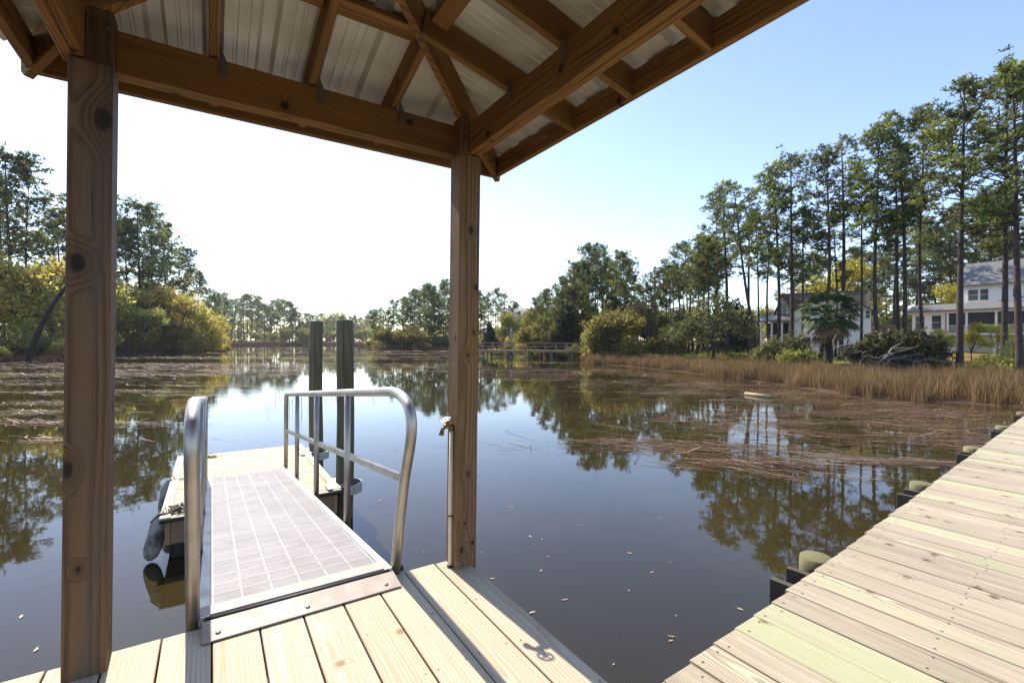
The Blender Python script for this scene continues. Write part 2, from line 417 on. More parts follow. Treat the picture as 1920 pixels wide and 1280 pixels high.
M['mud'] = plain('wet_mud', (.13, .10, .07), .35, 0, .35, 3)
M['sand'] = plain('sandy_path', (.48, .36, .2), .95, 0, .2, 2)

# ------------------------------------------------------------------ the pond, its banks, the sky is the world
SHORE = [(-900, 30), (-300, 36), (0, 46), (120, 54), (260, 74), (395, 105), (425, 185), (500, 235), (600, 265), (680, 240), (700, 152), (780, 132),
         (850, 122), (920, 96), (1000, 78), (1080, 62), (1110, 52), (1200, 44), (1300, 36), (1400, 30), (1500, 25), (1560, 22.5), (1700, 20), (1920, 17.6), (2300, 14), (3200, 11)]
MARSHW = [(-900, 2), (260, 2.5), (400, 6), (430, 30), (600, 40), (680, 30), (705, 6), (850, 5), (1000, 4), (1100, 4), (1200, 7), (1300, 9.5), (1450, 11), (1560, 10.5), (1700, 10), (1920, 10.5), (3200, 9)]
def interp(tab, px): return float(np.interp(px, [a for a, b in tab], [b for a, b in tab]))
def ground_z(px, f):
    d = f-interp(SHORE, px); m = interp(MARSHW, px)
    if d < 0: return WATER-.02-min(1.5, -d*.08)
    if d < m: return WATER+.02+.10*d/m
    return min(WATER+.12+(d-m)*.13, -.32)+min(.9, max(0, d-m-4)*.018)
def terrain():
    cols = []
    pxs = [-900, -700, -500, -350, -220, -120, -50] + list(range(0, 2001, 20)) + [2080, 2200, 2350, 2600, 3200]
    for px in pxs: cols.append(px)
    offs = [-14, -4, -1, -.2, 0, .15, .35, .6, .85, 1.0, 1.25, 1.6, 2.2, 3, 4.5, 7, 11, 18, 30, 60, 120, 260, 600, 1400]
    vs = []; rows = len(offs)
    for px in cols:
        s = interp(SHORE, px); m = interp(MARSHW, px)
        for o in offs:
            f = s+o*.8 if o < 0 else (s+m*o if o <= 1 else s+m+(o-1)*4)
            f = max(f, 4.0)
            nz = R.uniform(-.02, .02) if 0 < o < 20 else 0
            z = ground_z(px, f)+nz
            if o < 0: z = min(z, WATER-.05)
            vs.append(W(px, f, z))
    fs = []
    for i in range(len(cols)-1):
        for j in range(rows-1):
            a = i*rows+j; fs.append((a, a+rows, a+rows+1, a+1))
    # land behind the viewer closes the sheet
    b = len(vs); ring = []
    back = [(3200, 900), (3200, 4), (1500, -60), (-900, -60)]
    v = np.array([tuple(p) for p in vs]); f = np.array(fs)
    o = link('ground', np_mesh('ground', v, f, M['ground'])); tag(o, kind='structure')
    for p in o.data.polygons: p.use_smooth = True
terrain()
S = 2500.0
wv = np.array([(-S, -S, WATER), (S, -S, WATER), (S, S, WATER), (-S, S, WATER)])
tag(link('water', np_mesh('water', wv, np.array([[0, 1, 2, 3]]), M['water'])), kind='structure')

# wet mud showing by the walkway
def blob(name, c, a, b, z, mat, rot=0, n=120, seed=1):
    rr = random.Random(seed); ph = [rr.uniform(0, 6.28) for _ in range(5)]
    mb = MB(); pts = []
    for i in range(n):
        t = 2*math.pi*i/n; k = 1+.16*math.sin(2*t+ph[0])+.12*math.sin(3*t+ph[1])+.09*math.sin(5*t+ph[2])+.11*math.sin(9*t+ph[3])+.09*math.sin(17*t+ph[4])+.06*math.sin(31*t+ph[0])
        x = math.cos(t)*a*k; y = math.sin(t)*b*k
        x, y = x*math.cos(rot)-y*math.sin(rot), x*math.sin(rot)+y*math.cos(rot)
        p = Vector(c)+RIGHT*x+FWD*y; pts.append((p.x, p.y, z))
    mb.poly(pts); return mb.build(name, mat)
for i, (px, py, a, b, rot) in enumerate([(1690, 862, 1.5, .42, -.25)]):
    tag(blob('mud', ON(px, py), a, b, WATER+.004, M['mud'], rot, seed=4+i), kind='structure')

# ------------------------------------------------------------------ pavilion, deck, walkway
BX0, BX1, BY = -.44, 1.325, 2.62          # inner faces of the beams
BZ0, BZ1 = 2.54, 2.727
PITCH = .235
EX0, EX1, EY = -.72, 1.82, 3.03           # eave lines
YB = -1.15                                # inner face of the back beam
def build_pavilion():
    root = empty('pavilion', (.44, 2.62, 0), 0, 'open timber pavilion with hipped metal roof standing over the near deck', 'pavilion')
    O = root.location.copy()
    def part(mb, name, mat, bevel=.004, smooth=False):
        mb.v = [p-O for p in mb.v]; return mb.build(name, mat, root, smooth, bevel)
    # posts (slightly out of plumb, like the real ones), notched at the top to carry the beams
    for (x, y, s, pith) in ((-.507, 2.55, -1, PL), (1.25, 2.55, 1, PR), (-.507, YB-.07, -1, (.02, .06)), (1.25, YB-.07, 1, (.04, .05))):
        mb = MB(); lean = .020
        zt = 2.535
        cx, cy = x+.07, y+.07
        hw = .0705
        zs = [-2.2, 0, .6, 1.2, 1.8, zt]
        b = 0
        mb.box((cx, cy, (zt-2.2)/2), (.141, .141, zt+2.2), None, 2, pith=pith, rnd=.5)
        i0 = mb.w[0][0]+(zt+2.2)/2; mb.w = [(w_[0]-i0, w_[1], w_[2]) for w_ in mb.w]
        # the narrow tongue that rises between the beams
        tx = x+.094 if s < 0 else x+.035; tw = .092 if s < 0 else .07
        mb.box((tx, cy-.017, (zt+2.76)/2), (tw, .106, 2.76-zt-.0), None, 2, pith=pith, rnd=.3)
        sgn = 1.0
        mb.v = [Vector((p.x+.0075*p.z*CS, p.y-.0075*p.z*SN, p.z)) for p in mb.v]
        part(mb, 'post', (M['post_l'] if s < 0 else M['post_r']) if y > 0 else M['post'], .006)
    # beams: two planks each
    mb = MB()
    for k in (0, 1): mb.box((.4425, BY+.02+k*.0405, (BZ0+BZ1)/2), (1.72, .039, BZ1-BZ0), None, 0, rnd=.45+.2*k)
    part(mb, 'front_beam', M['beam'])
    for x in (BX1, BX0):
        s = 1 if x > 0 else -1; mb = MB()
        for k in (0, 1): mb.box((x+s*(.02+k*.0405), (YB+BY)/2-.01+.03, (BZ0+BZ1)/2+.001), (.039, BY-YB-.02, BZ1-BZ0), None, 1, rnd=.55+.2*k)
        part(mb, 'side_beam', M['beam'])
    mb = MB()
    for k in (0, 1): mb.box((.4425, YB-.02-k*.0405, (BZ0+BZ1)/2), (1.72, .039, BZ1-BZ0), None, 0)
    part(mb, 'back_beam', M['beam'])
    # rafters: rb(d) = underside height at distance d inside the beam's inner face
    rb = lambda d: BZ1+.012+PITCH*d
    RD = .14
    cy_ = [BY-.8825, YB+.8825]; rz = rb(.8825)
    def raft(a2, b2, wd=.038, dep=RD, drop=0):
        """a2,b2: (x,y,d) plan point with roof distance"""
        a = Vector((a2[0], a2[1], rb(a2[2])+dep/2-drop)); b = Vector((b2[0], b2[1], rb(b2[2])+dep/2-drop))
        m = MB(); m.bar(a, b, wd, dep, rnd=R.uniform(.3, 1)); return m
    dF = BY-EY+.02; dR = BX1-EX1+.02; dL = EX0-BX0+.02
    n = 0
    for x in (.002, .4425, .883):
        din = .8825-abs(x-.4425)-.03
        part(raft((x, EY-.02, dF), (x, BY-din, din)), 'rafter', M['beam'])
        part(raft((x, YB-.33, -.33), (x, YB+din, din)), 'rafter', M['beam'])
    y = 2.112
    ys = []
    while y > YB+.2: ys.append(y); y -= .448
    for y in ys:
        dmax = min(.8825, BY-y, y-YB)-.03
        if dmax < .1: continue
        part(raft((EX1-.02, y, dR), (BX1-dmax, y, dmax)), 'rafter', M['beam'])
        part(raft((EX0+.02, y, dL), (BX0+dmax, y, dmax)), 'rafter', M['beam'])
    for (x, s) in ((BX1, 1), (BX0, -1)):
        ex = EX1 if s > 0 else EX0
        m = MB()
        p_out = Vector((ex+s*.012, EY+.012, 0)); 
        d_in = .8825
        z_in = rb(d_in)+.0; z_c = rb(0)+.0; z_out = rb(-.42)-.03
        pc = Vector((x, BY, 0)); pin = Vector((.4425, BY-.8825, 0))
        def hp(p, z): return Vector((p.x, p.y, z))
        dirn = (pin-pc).normalized(); side = Vector((-dirn.y, dirn.x, 0))*.019
        outl = [hp(p_out, z_out+.01), hp(p_out-dirn*-.02, z_out-.012), hp(pc, z_c), hp(pin, z_in), hp(pin, z_in+.137), hp(pc, z_c+.137), hp(p_out, z_out+.150)]
        m.prism([q-side for q in outl], side*2, rnd=.5)
        L0 = R.uniform(0, 20)
        m.w = [(L0+(v-pc).dot(dirn), (v-pc).dot(side.normalized())+.03, v.z-z_c+.05) for v in m.v]
        part(m, 'hip_rafter', M['beam'], .003)
        # back hips
        m = MB(); m.bar((x, YB, rb(0)+.06), (.4425, YB+.8825, rb(.8825)+.06), .038, .165); part(m, 'hip_rafter', M['beam'], .003)
    m = MB(); m.bar((.4425, cy_[0]+.02, rz+.1), (.4425, cy_[1]-.02, rz+.1), .038, .18); part(m, 'ridge_board', M['beam'])
    # blocking between the rafters, laid flat under the sheets
    zb = lambda d: rb(d)+RD-.022
    slopev = Vector((0, 1, -PITCH)).normalized()
    for d0 in (.40, .76):
        m = MB()
        segs = [(.002+.022, .4425-.022), (.4425+.022, .883-.022)] if d0 < .5 else [(.25, .42), (.465, .64)]
        if d0 < .5: segs = [(BX0+d0+.05, .002-.022)]+segs+[(.883+.022, BX1-d0-.05)]
        for (xa, xb) in segs:
            up = Vector((0, PITCH, 1)).normalized()
            m.box(((xa+xb)/2, BY-d0, zb(d0)-.02), (xb-xa, .089, .038), (Vector((1, 0, 0)), slopev, up), 0)
        part(m, 'blocking', M['beam'])
    for (x, s) in ((BX1, 1), (BX0, -1)):
        for d0 in (.40, .76):
            m = MB(); up = Vector((s*PITCH, 0, 1)).normalized(); sl = Vector((s, 0, -PITCH)).normalized()
            yy = [BY-d0-.06]+[q for q in ys if YB+d0 < q < BY-d0-.06]+[YB+d0+.06]
            for a, b in zip(yy[:-1], yy[1:]):
                if a-b > .06: m.box((x-s*d0, (a+b)/2, zb(d0)-.02), (.089, a-b-.044, .038), (sl, Vector((0, 1, 0)), up), 1)
            part(m, 'blocking', M['beam'])
    # fascia boards
    zf = 2.627
    m = MB(); m.box(((EX0+EX1)/2, EY+.0, zf+.069), (EX1-EX0-.0, .038, .138), None, 0, rnd=.4); part(m, 'fascia', M['beam'])
    for x in (EX0, EX1):
        s = 1 if x > 0 else -1
        m = MB(); m.box((x-s*.019, (EY+YB-.35)/2-.02, zf+.0655), (.038, EY-YB+.35-.04, .131), None, 1, rnd=.6); part(m, 'fascia', M['beam'])
    # hurricane ties: bent steel straps at the rafter feet
    def tie(x, y, nx, ny):
        m = MB(); t = Vector((-ny, nx, 0))
        p = Vector((x, y, BZ1))+t*.021
        m.prism([p+Vector((nx, ny, 0))*.002+t*0+UP*-.075, p+Vector((nx, ny, 0))*.002+t*.034-UP*.075, p+Vector((nx, ny, 0))*.002+t*.034-UP*.01, p+Vector((nx, ny, 0))*.002+t*.012+UP*.045, p+Vector((nx, ny, 0))*.002+UP*.07], Vector((nx, ny, 0))*.003)
        part(m, 'rafter_tie', M['steel'], 0)
    for x in (.002, .4425, .883): tie(x, BY, 0, -1)
    for y in ys:
        if y < BY-.2: tie(BX1, y-.0, -1, 0)
    # corner strap and bolts on the right front post, bolt on the left one
    m = MB(); m.box((1.292, 2.546, 2.72), (.02, .004, .15)); m.box((1.292, 2.545, 2.66), (.03, .004, .03)); part(m, 'corner_strap', M['steel'], 0)
    for (x, z) in ((-.385+.02, 2.68), (1.275+.02, 2.62)):
        m = MB(); m.tube([(x, 2.553, z), (x, 2.540, z)], .017, 10); m.tube([(x, 2.541, z), (x, 2.532, z)], .009, 6); part(m, 'bolt', M['steel'], 0)
    # ribbed roof sheets on the four slopes
    prof = []
    PW_ = .2286
    for k in range(-12, 30):
        b = k*PW_
        prof += [(b-.044, 0), (b-.026, .042), (b+.026, .042), (b+.044, 0), (b+.082, 0), (b+.087, .004), (b+.097, .004), (b+.102, 0), (b+.132, 0), (b+.137, .004), (b+.147, .004), (b+.152, 0)]
    zt = lambda d: rb(d)+RD+.004
    def sheet(u0, u1, ulim, place, rev, ext=.46):
        """ribs run up the slope; ulim(u) -> inner distance where the sheet stops"""
        m = MB(); us = [(u, h) for (u, h) in prof if u0 < u < u1]
        us = [(u0, 0)]+us+[(u1, 0)]
        lo = []; hi = []
        for (u, h) in us:
            dm = ulim(u); lo.append(place(u, -ext, h)); hi.append(place(u, dm, h))
        b = 0
        for p in lo+hi: m.v.append(p); m.w.append(tuple(p)); m.r.append(.5)
        n = len(us)
        for i in range(n-1):
            q = (i, i+1, n+i+1, n+i); m.f.append(q if not rev else q[::-1]); m.m.append(0)
        o = part(m, 'roof_sheet', M['roof'], 0)
        sm = o.modifiers.new('thickness', 'SOLIDIFY'); sm.thickness = .0012
    eo = .05
    full = .8825
    sheet(EX0-eo, EX1+eo, lambda u: min(u-BX0, BX1-u, full), lambda u, d, h: Vector((u, BY-d, zt(d)+h)), False)
    sheet(EX0-eo, EX1+eo, lambda u: min(u-BX0, BX1-u, full), lambda u, d, h: Vector((u, YB+d, zt(d)+h)), True)
    y0, y1 = YB-.46, EY+eo
    sheet(y0, y1, lambda u: min(BY-u, u-YB, full), lambda u, d, h: Vector((BX1-d, u, zt(d)+h)), False, EX1-BX1+.05)
    sheet(y0, y1, lambda u: min(BY-u, u-YB, full), lambda u, d, h: Vector((BX0+d, u, zt(d)+h)), True, BX0-EX0+.05)
    # ridge and hip caps close the top
    m = MB()
    a = Vector((.4425, cy_[0], zt(full)+.03)); b = Vector((.4425, cy_[1], zt(full)+.03))
    def cap(p, q):
        d = (q-p).normalized(); s = d.cross(UP).normalized()*.09
        m.poly([p+s-UP*.02, q+s-UP*.02, q+UP*.01, p+UP*.01]); m.poly([p+UP*.01, q+UP*.01, q-s-UP*.02, p-s-UP*.02])
    cap(a, b)
    for (x, s) in ((BX1, 1), (BX0, -1)):
        cap(Vector((x+s*.45, BY+.45, zt(-.45)+.03)), a); cap(Vector((x+s*.45, YB-.45, zt(-.45)+.03)), b)
    part(m, 'ridge_cap', M['roof'], 0)
    return root
build_pavilion()

def screws(mb, x, y, z, mi, r=.0042):
    mb.poly([(x+r*math.cos(a*math.pi/3), y+r*math.sin(a*math.pi/3), z) for a in range(6)], mi)

def build_deck():
    root = empty('deck', (.4, 2.0, 0), 0, 'pale new timber deck under the pavilion, boards running towards the gangway', 'deck')
    O = root.location.copy()
    mb = MB(); x = 1.3625; first = True
    sm = MB()
    while x > -.75:
        wd = .1865
        y1 = 2.692+R.uniform(-.004, .004)
        z = R.uniform(-.0015, .0015)-.019
        mb.box((x-wd/2, (y1-1.6)/2, z), (wd, y1+1.6, .038), None, 1)
        for yy in (2.60, 2.2, 1.8, 1.4, 1.0, .6):
            for fx in (.03, wd-.03):
                if R.random() < .85: screws(mb, x-fx+R.uniform(-.008, .008), yy+R.uniform(-.02, .02), z+.0195, 1, .0052)
        x -= .1945
    mb.v = [p-O for p in mb.v]; o = mb.build('boards', [M['deck'], M['screw']], root, False, .003)
    mb = MB()
    for y in (2.66, 2.2, 1.8, 1.4, 1.0, .6, 0, -.6, -1.5): mb.box((.31, y-.0, -.14), (2.05, .04, .19), None, 0)
    for x in (1.33, -.70): mb.box((x, .5, -.145), (.04, 4.1, .20), None, 1)
    mb.v = [p-O for p in mb.v]; mb.build('joists', M['damp'], root)
    for x, y in ((1.15, 2.45), (-.5, 2.45), (1.15, -.9), (-.5, -.9)):
        mb = MB(); mb.tube([Vector((x, y, -3))-O, Vector((x, y, -.24))-O], .11, 14); mb.build('pile', M['pile'], root, True)
build_deck()

WS = math.tan(math.radians(4.4))          # the walkway runs off a little askew
def wy(x): return 1.253+(x-1.533)*WS
def build_walkway():
    root = empty('walkway', (6, .4, 0), 0, 'weathered grey boardwalk with greenish boards leading off to the shore', 'walkway')
    O = root.location.copy()
    mb = MB(); sm = MB(); x = 1.375
    sk = math.radians(1.2)
    ax = (Vector((math.cos(sk), math.sin(sk), 0)), Vector((-math.sin(sk), math.cos(sk), 0)), UP)
    while x < 26:
        wd = R.choice((.184, .184, .184, .186, .14))
        xc = x+wd/2; y1 = wy(xc)+R.uniform(-.006, .006); y0 = y1-2.5
        z = -.0195+R.uniform(-.002, .003)
        c = Vector((xc, y1, z))-ax[1]*1.25
        rn = R.random()
        if abs(x-2.33) < .1: rn = .95
        mb.box(c, (wd, 2.5, .038), ax, 1, rnd=rn)
        if x < 9:
            for yy in (.06, .62, 1.25):
                for fx in (-.3, .3):
                    if R.random() < .9:
                        q = Vector((xc, y1, 0))-ax[1]*yy+ax[0]*(fx*wd); screws(mb, q.x+R.uniform(-.006, .006), q.y+R.uniform(-.02, .02), z+.0198, 1, .0062)
        x += wd+R.choice((.005, .006, .008, .011))
    mb.v = [p-O for p in mb.v]; mb.build('boards', [M['walk'], M['screw']], root, False, .003)
    d = Vector((1, WS, 0)).normalized(); nrm = Vector((-d.y, d.x, 0))
    mb = MB()
    for off in (-.05, -.8, -1.6, -2.4):
        a = Vector((1.45, wy(1.45), -.14))+nrm*off; mb.bar(a, a+d*24.4, .04, .19)
    mb.v = [p-O for p in mb.v]; mb.build('stringers', M['damp'], root)
    for k in range(9):
        xc = 3.38+k*2.68
        for off in (-.44, -.21):
            e = Vector((xc+off, wy(xc+off), -.165))
            mb = MB(); mb.bar(e+nrm*.185-O, e-nrm*2.62-O, .042, .19, rnd=.5); mb.build('cap_beam', M['damp'], root, False, .003)
        for side in (.088, -2.6):
            p = Vector((xc, wy(xc), 0))+nrm*side
            mb = MB(); mb.tube([p+Vector((0, 0, -3.2))-O, p+Vector((0, 0, -.10))-O, p+Vector((0, 0, -.035))-O, p+Vector((0, 0, -.028))-O], [.105, .1, .098, .088], 18)
            mb.build('pile', M['pile_top'], root, True)
build_walkway()

# water pipe with its tap on the right post
def build_tap():
    root = empty('water_pipe', (1.2368, 2.605, 0), 0, 'white water pipe with brass tap running up the side of the right post', 'tap')
    m = MB(); m.tube([(0, 0, -.3), (0, 0, .3), (.006, -.002, .84)], .0125, 12); m.build('pipe', M['pvc'], root, True)
    m = MB(); m.box((.004, 0, .315), (.036, .032, .008)); m.build('clip', M['black'], root); m = MB(); m.tube([(0, 0, .0), (0, 0, .012)], .019, 12); m.build('collar', M['black'], root)
    m = MB()
    m.tube([(.006, 0, .835), (.006, 0, .875)], .016, 10); m.tube([(.03, 0, .865), (-.05, 0, .865)], .013, 10)
    m.tube([(-.035, 0, .868), (-.052, 0, .85), (-.06, 0, .828)], [.012, .012, .013], 10); m.tube([(-.06, 0, .832), (-.062, 0, .815)], .016, 10)
    m.tube([(-.02, 0, .865), (-.032, -.01, .90)], [.012, .008], 8)
    b = m.build('tap_body', M['brass'], root, True)
    m = MB(); c = Vector((-.036, -.012, .908)); u = Vector((.94, 0, .34)); v = Vector((0, 1, 0))
    m.tube([c+u*math.cos(t*math.pi/8)*.030+v*math.sin(t*math.pi/8)*.030 for t in range(17)], .005, 6, cap=False)
    for t in range(4): m.tube([c, c+u*math.cos(t*math.pi/2+.4)*.03+v*math.sin(t*math.pi/2+.4)*.03], .004, 5)
    m.build('handle', M['chrome'], b, True)
build_tap()

# ------------------------------------------------------------------ gangway
GX0, GX1, GY0, GY1 = -.045, .905, 2.70, 7.66
GZ0, GZ1 = .035, -.50
def gz(y): return GZ0+(GZ1-GZ0)*(y-GY0)/(GY1-GY0)
GDIR = Vector((0, GY1-GY0, GZ1-GZ0)).normalized(); GUP = Vector((0, -GDIR.z, GDIR.y))
def build_gangway():
    root = empty('gangway', (.43, GY0, 0), 0, 'aluminium gangway with pale slotted panels and tube handrails sloping down to the float', 'gangway')
    O = root.location.copy()
    def part(mb, name, mat, bevel=0.0, smooth=False):
        mb.v = [p-O for p in mb.v]; return mb.build(name, mat, root, smooth, bevel)
    ax = (Vector((1, 0, 0)), GDIR, GUP); L = math.hypot(GY1-GY0, GZ1-GZ0); P0 = Vector((0, GY0, GZ0))
    def G(x, s, h=0): return Vector((x, GY0, GZ0))+GDIR*s+GUP*h
    # slotted panels: ribs between real slots
    mb = MB(); s = .16; row = 0; x0, x1 = GX0+.045, GX1-.045; nx = 6; pw = (x1-x0)/nx
    ph = .152; npan = int((L-.2)/ph)
    for r_ in range(npan):
        sa = .16+r_*ph; se = sa+ph-.012
        mb.box(G((x0+x1)/2, se+.006, -.0125), (x1-x0, .017, .024), ax, 0, rnd=.5)
        nb = 9
        for b in range(nb):
            mb.box(G((x0+x1)/2, sa+(b+.5)*(ph-.012)/nb, -.013), (x1-x0, .0110, .022), ax, 0, rnd=.5)
        off = 0
        for k in range(nx+1):
            xx = x0+k*pw
            mb.box(G(min(max(xx, x0+.008), x1-.008), sa+ph/2, -.0128), (.011, ph, .0232), ax, 1, rnd=.5)
        # short bridges that break the slots up, staggered
        for k in range(nx):
            for b in range(nb):
                for q in range(3):
                    xx = x0+k*pw+pw*((q+.33+.34*(b % 3))/3.0)
                    if x0+k*pw+.012 < xx < x0+(k+1)*pw-.012:
                        mb.box(G(xx, sa+(b+1.0)*(ph-.012)/nb-.001, -.0145), (.011, .010, .020), ax, 1, rnd=.5)
    for xx in [x0+k*pw*2 for k in range(1, 3)]:
        for r_ in range(npan):
            q = G(xx, .16+r_*ph-.006, .0015); screws(mb, q.x, q.y, q.z, 2, .005)
    mb.m = [2 if k == 2 else 0 for k in mb.m]
    part(mb, 'grating', [M['grate'], M['grate'], M['screw']])
    for x in (GX0, GX1):
        mb = MB(); sgn = 1 if x > .4 else -1
        mb.box(G(x-sgn*.02, L/2, -.065), (.05, L, .14), ax, 1); part(mb, 'side_rail', M['alu'], .004)
    mb = MB()
    for k in range(14): mb.box(G((GX0+GX1)/2, .1+k*(L-.2)/13, -.075), (GX1-GX0-.1, .06, .06), ax, 0)
    mb.box(G((GX0+GX1)/2, L/2, -.125), (GX1-GX0-.1, L-.02, .006), ax, 1)  # added thin dark tray, so the slots look shaded
    part(mb, 'underframe', M['under'])
    mb = MB(); mb.box(G((GX0+GX1)/2, .085, .0), (GX1-GX0-.002, .13, .012), ax, 0); part(mb, 'end_strip', M['plate'], .002)
    # hinge tube and the sandy landing plate on the deck
    mb = MB(); mb.tube([(GX0+.02, GY0-.0, .022), (GX1-.02, GY0-.0, .022)], .017, 10)
    part(mb, 'hinge', M['under'], 0, True)
    mb = MB()
    pa = [(GX0+.01, 2.53, .004), (GX0+.01, 2.53, .010), (GX0+.01, 2.675, .034), (GX0+.01, 2.675, .026)]
    mb.prism(pa, (GX1-GX0-.012, 0, 0))
    part(mb, 'landing_plate', M['plate'], .001)
    for x in (.03, .42, .83):
        mb = MB(); mb.tube([(x, 2.575, .014), (x, 2.574, .021), (x, 2.5735, .023)], [.012, .011, .006], 10); part(mb, 'bolt', M['steel'], 0, True)
    # handrails
    T = .030
    for x in (-.072, .935):
        yf = 2.735
        path = [G(x, .035, -.05), G(x, .0, .30), G(x, -.16, .62), G(x, -.255, .80)]
        # smooth bend from the leaning stanchion into the top rail
        c0 = Vector((x, 2.735, -.01)); 
        pts = [Vector((x, 2.735, -.02)), Vector((x, 2.665, .30)), Vector((x, 2.575, .60)), Vector((x, 2.50, .78))]
        # bezier from there to the rail
        p0 = pts[-1]; p1 = Vector((x, 2.43, .955)); p2 = Vector((x, 2.46, 1.082)); p3 = Vector((x, 2.80, 1.082-.012))
        p3.z = 1.085+(2.80-GY0)*GDIR.z/GDIR.y*.94
        for k in range(1, 15):
            t = k/14; pts.append(p0*(1-t)**3+p1*3*t*(1-t)**2+p2*3*t*t*(1-t)+p3*t**3)
        rz = lambda y: 1.085+(y-GY0)*GDIR.z/GDIR.y*.94
        for y in (3.4, 4.2, 5, 6, 7, 7.5): pts.append(Vector((x, y, rz(y))))
        e = Vector((x, 7.64, rz(7.64)))
        pts += [Vector((x, 7.585, rz(7.6)-.006)), Vector((x, 7.63, rz(7.63)-.03)), Vector((x, 7.645, rz(7.64)-.09)), Vector((x, 7.645, -.52))]
        mb = MB(); mb.tube(pts, T, 14); h = part(mb, 'handrail', M['alu'], 0, True)
        for y in (3.92, 5.25, 6.58):
            mb = MB(); mb.tube([(x, y, gz(y)-.10), (x, y, rz(y)-.01)], .027, 10); part(mb, 'upright', M['alu'], 0, True)
        mb = MB(); ym0, ym1 = 2.60, 7.645
        za = lambda y: gz(y)+.545
        mb.bar((x, ym0+.03, za(ym0)), (x, ym1, za(ym1)), .028, .05, rnd=.5); part(mb, 'mid_rail', M['alu'], .004)
    mb = MB(); mb.box((.955, 2.735, .012), (.05, .05, .03)); part(mb, 'foot', M['black'], .004)
build_gangway()

# ------------------------------------------------------------------ floating dock
FZ = -.575
def build_float():
    root = empty('floating_dock', (.48, 7.95, WATER), 0, 'low floating dock of pale boards at the foot of the gangway', 'floating dock')
    O = root.location.copy()
    def part(mb, name, mat, bevel=0.0, smooth=False):
        mb.v = [p-O for p in mb.v]; return mb.build(name, mat, root, smooth, bevel)
    mb = MB(); y = 6.32
    while y < 9.55:
        wd = .14; mb.box((.48, y+wd/2, FZ-.019+R.uniform(-.002, .002)), (1.82, wd, .038), None, 0); y += wd+.007
    part(mb, 'boards', M['float'], .003)
    for x in (-.425, 1.385):
        mb = MB(); mb.box((x, 7.93, FZ+.006), (.10, 3.24, .026), None, 1, rnd=.9); part(mb, 'edge_board', M['float'], .004)
    mb = MB()
    for x in (-.40, 1.36): mb.box((x, 7.93, FZ-.165), (.05, 3.2, .25), None, 1)
    for y in (6.35, 9.5): mb.box((.48, y, FZ-.165), (1.70, .05, .25), None, 0)
    part(mb, 'frame', M['bridge'], .003)
    for x, y in ((-.12, 6.9), (1.08, 6.9), (-.12, 9.0), (1.08, 9.0)):
        mb = MB(); mb.box((x, y, -.98), (.5, .95, .40)); part(mb, 'pontoon', M['black'], .03)
    mb = MB(); mb.tube([(-.47, 6.29, FZ-.01), (1.42, 6.29, FZ-.01)], .024, 8); part(mb, 'bumper', M['black'], 0, True)
    for (yy) in (6.62, 8.80):
        mb = MB()
        mb.box((1.36, yy-.12, FZ+.024), (.16, .26, .008)); c = Vector((1.575, yy, FZ-.02))
        mb.prism([(1.43, yy-.25, FZ+.02), (1.575, yy-.19, FZ+.02), (1.575, yy+.19, FZ+.02), (1.43, yy+.25, FZ+.02), (1.43, yy+.23, FZ+.02), (1.435, yy-.23, FZ+.02)][:4], (0, 0, .006))
        n = 22; outer = []; 
        for k in range(n+1):
            a = -math.pi/2+math.pi*k/n; outer.append(a)
        for k in range(n):
            a0, a1 = outer[k], outer[k+1]
            q = [c+Vector((math.cos(a)*r_, math.sin(a)*r_, 0)) for a, r_ in ((a0, .185), (a1, .185), (a1, .20), (a0, .20))]
            mb.prism([p-UP*.10 for p in q], UP*.13)
        part(mb, 'pile_guide', M['hoop'], 0)
build_float()
for (x, y, zt, nm) in ((1.555, 8.80, 1.72, 'dark mossy mooring pile at the far corner of the float'), (1.545, 6.62, 1.66, 'thick mooring pile standing nearest the gangway handrail')):
    mb = MB(); n = 9
    pts = [Vector((x+.01*math.sin(k*1.3+y), y, -3.5+(zt+3.5)*k/(n-1))) for k in range(n)]
    pts.append(pts[-1]+Vector((0, 0, .012)))
    mb.tube([p-Vector((x, y, 0)) for p in pts], [.122]*3+[.118]*3+[.114]*3+[.105], 22)
    o = mb.build('mooring_pile', M['pile'], None, True); o.location = (x, y, 0); tag(o, nm, 'piling', 'mooring piles beside the float')
    o.data.polygons[-1].use_smooth = False
# fenders on the float's left side
for i, (y, z, tilt, lab) in enumerate(((6.45, -.80, .22, 'scuffed grey boat fender hanging from the near corner of the float'), (7.95, -.80, .12, 'blue grey boat fender hanging halfway along the float edge'))):
    root = empty('boat_fender', (-.515, y, z), 0, lab, 'fender', 'fenders along the float')
    mb = MB(); d = Vector((-math.sin(tilt), -.1, -math.cos(tilt))).normalized()
    ts = [-.27, -.25, -.20, -.12, 0, .12, .19, .225, .24]; rs = [.02, .038, .066, .082, .086, .083, .068, .04, .01]
    mb.tube([d*t for t in ts], rs, 16); mb.build('fender_body', M['fender'], root, True)
    mb = MB(); mb.tube([d*-.26, d*-.30+Vector((.02, 0, .02)), Vector((.10, .02, .235)), Vector((.22, .05, .245))], .008, 6); mb.build('rope', M['rope'], root, True)
root = empty('mooring_cleat', (-.30, 6.55, FZ), 0, 'dark cleat wound with old rope on the near left corner of the float', 'cleat')
mb = MB(); mb.tube([(-.02, -.11, .055), (0, -.05, .06), (0, .05, .06), (.02, .11, .055)], [.01, .014, .014, .01], 8); mb.tube([(0, -.03, 0), (0, -.03, .06)], .013, 8); mb.tube([(0, .03, 0), (0, .03, .06)], .013, 8)
mb.build('cleat_body', M['black'], root, True)
mb = MB(); rr = random.Random(5)
pts = [Vector((.10*math.cos(t*.9)+rr.uniform(-.02, .02), .10*math.sin(t*.63)+rr.uniform(-.02, .02), .02+.025*abs(math.sin(t*1.7)))) for t in range(26)]
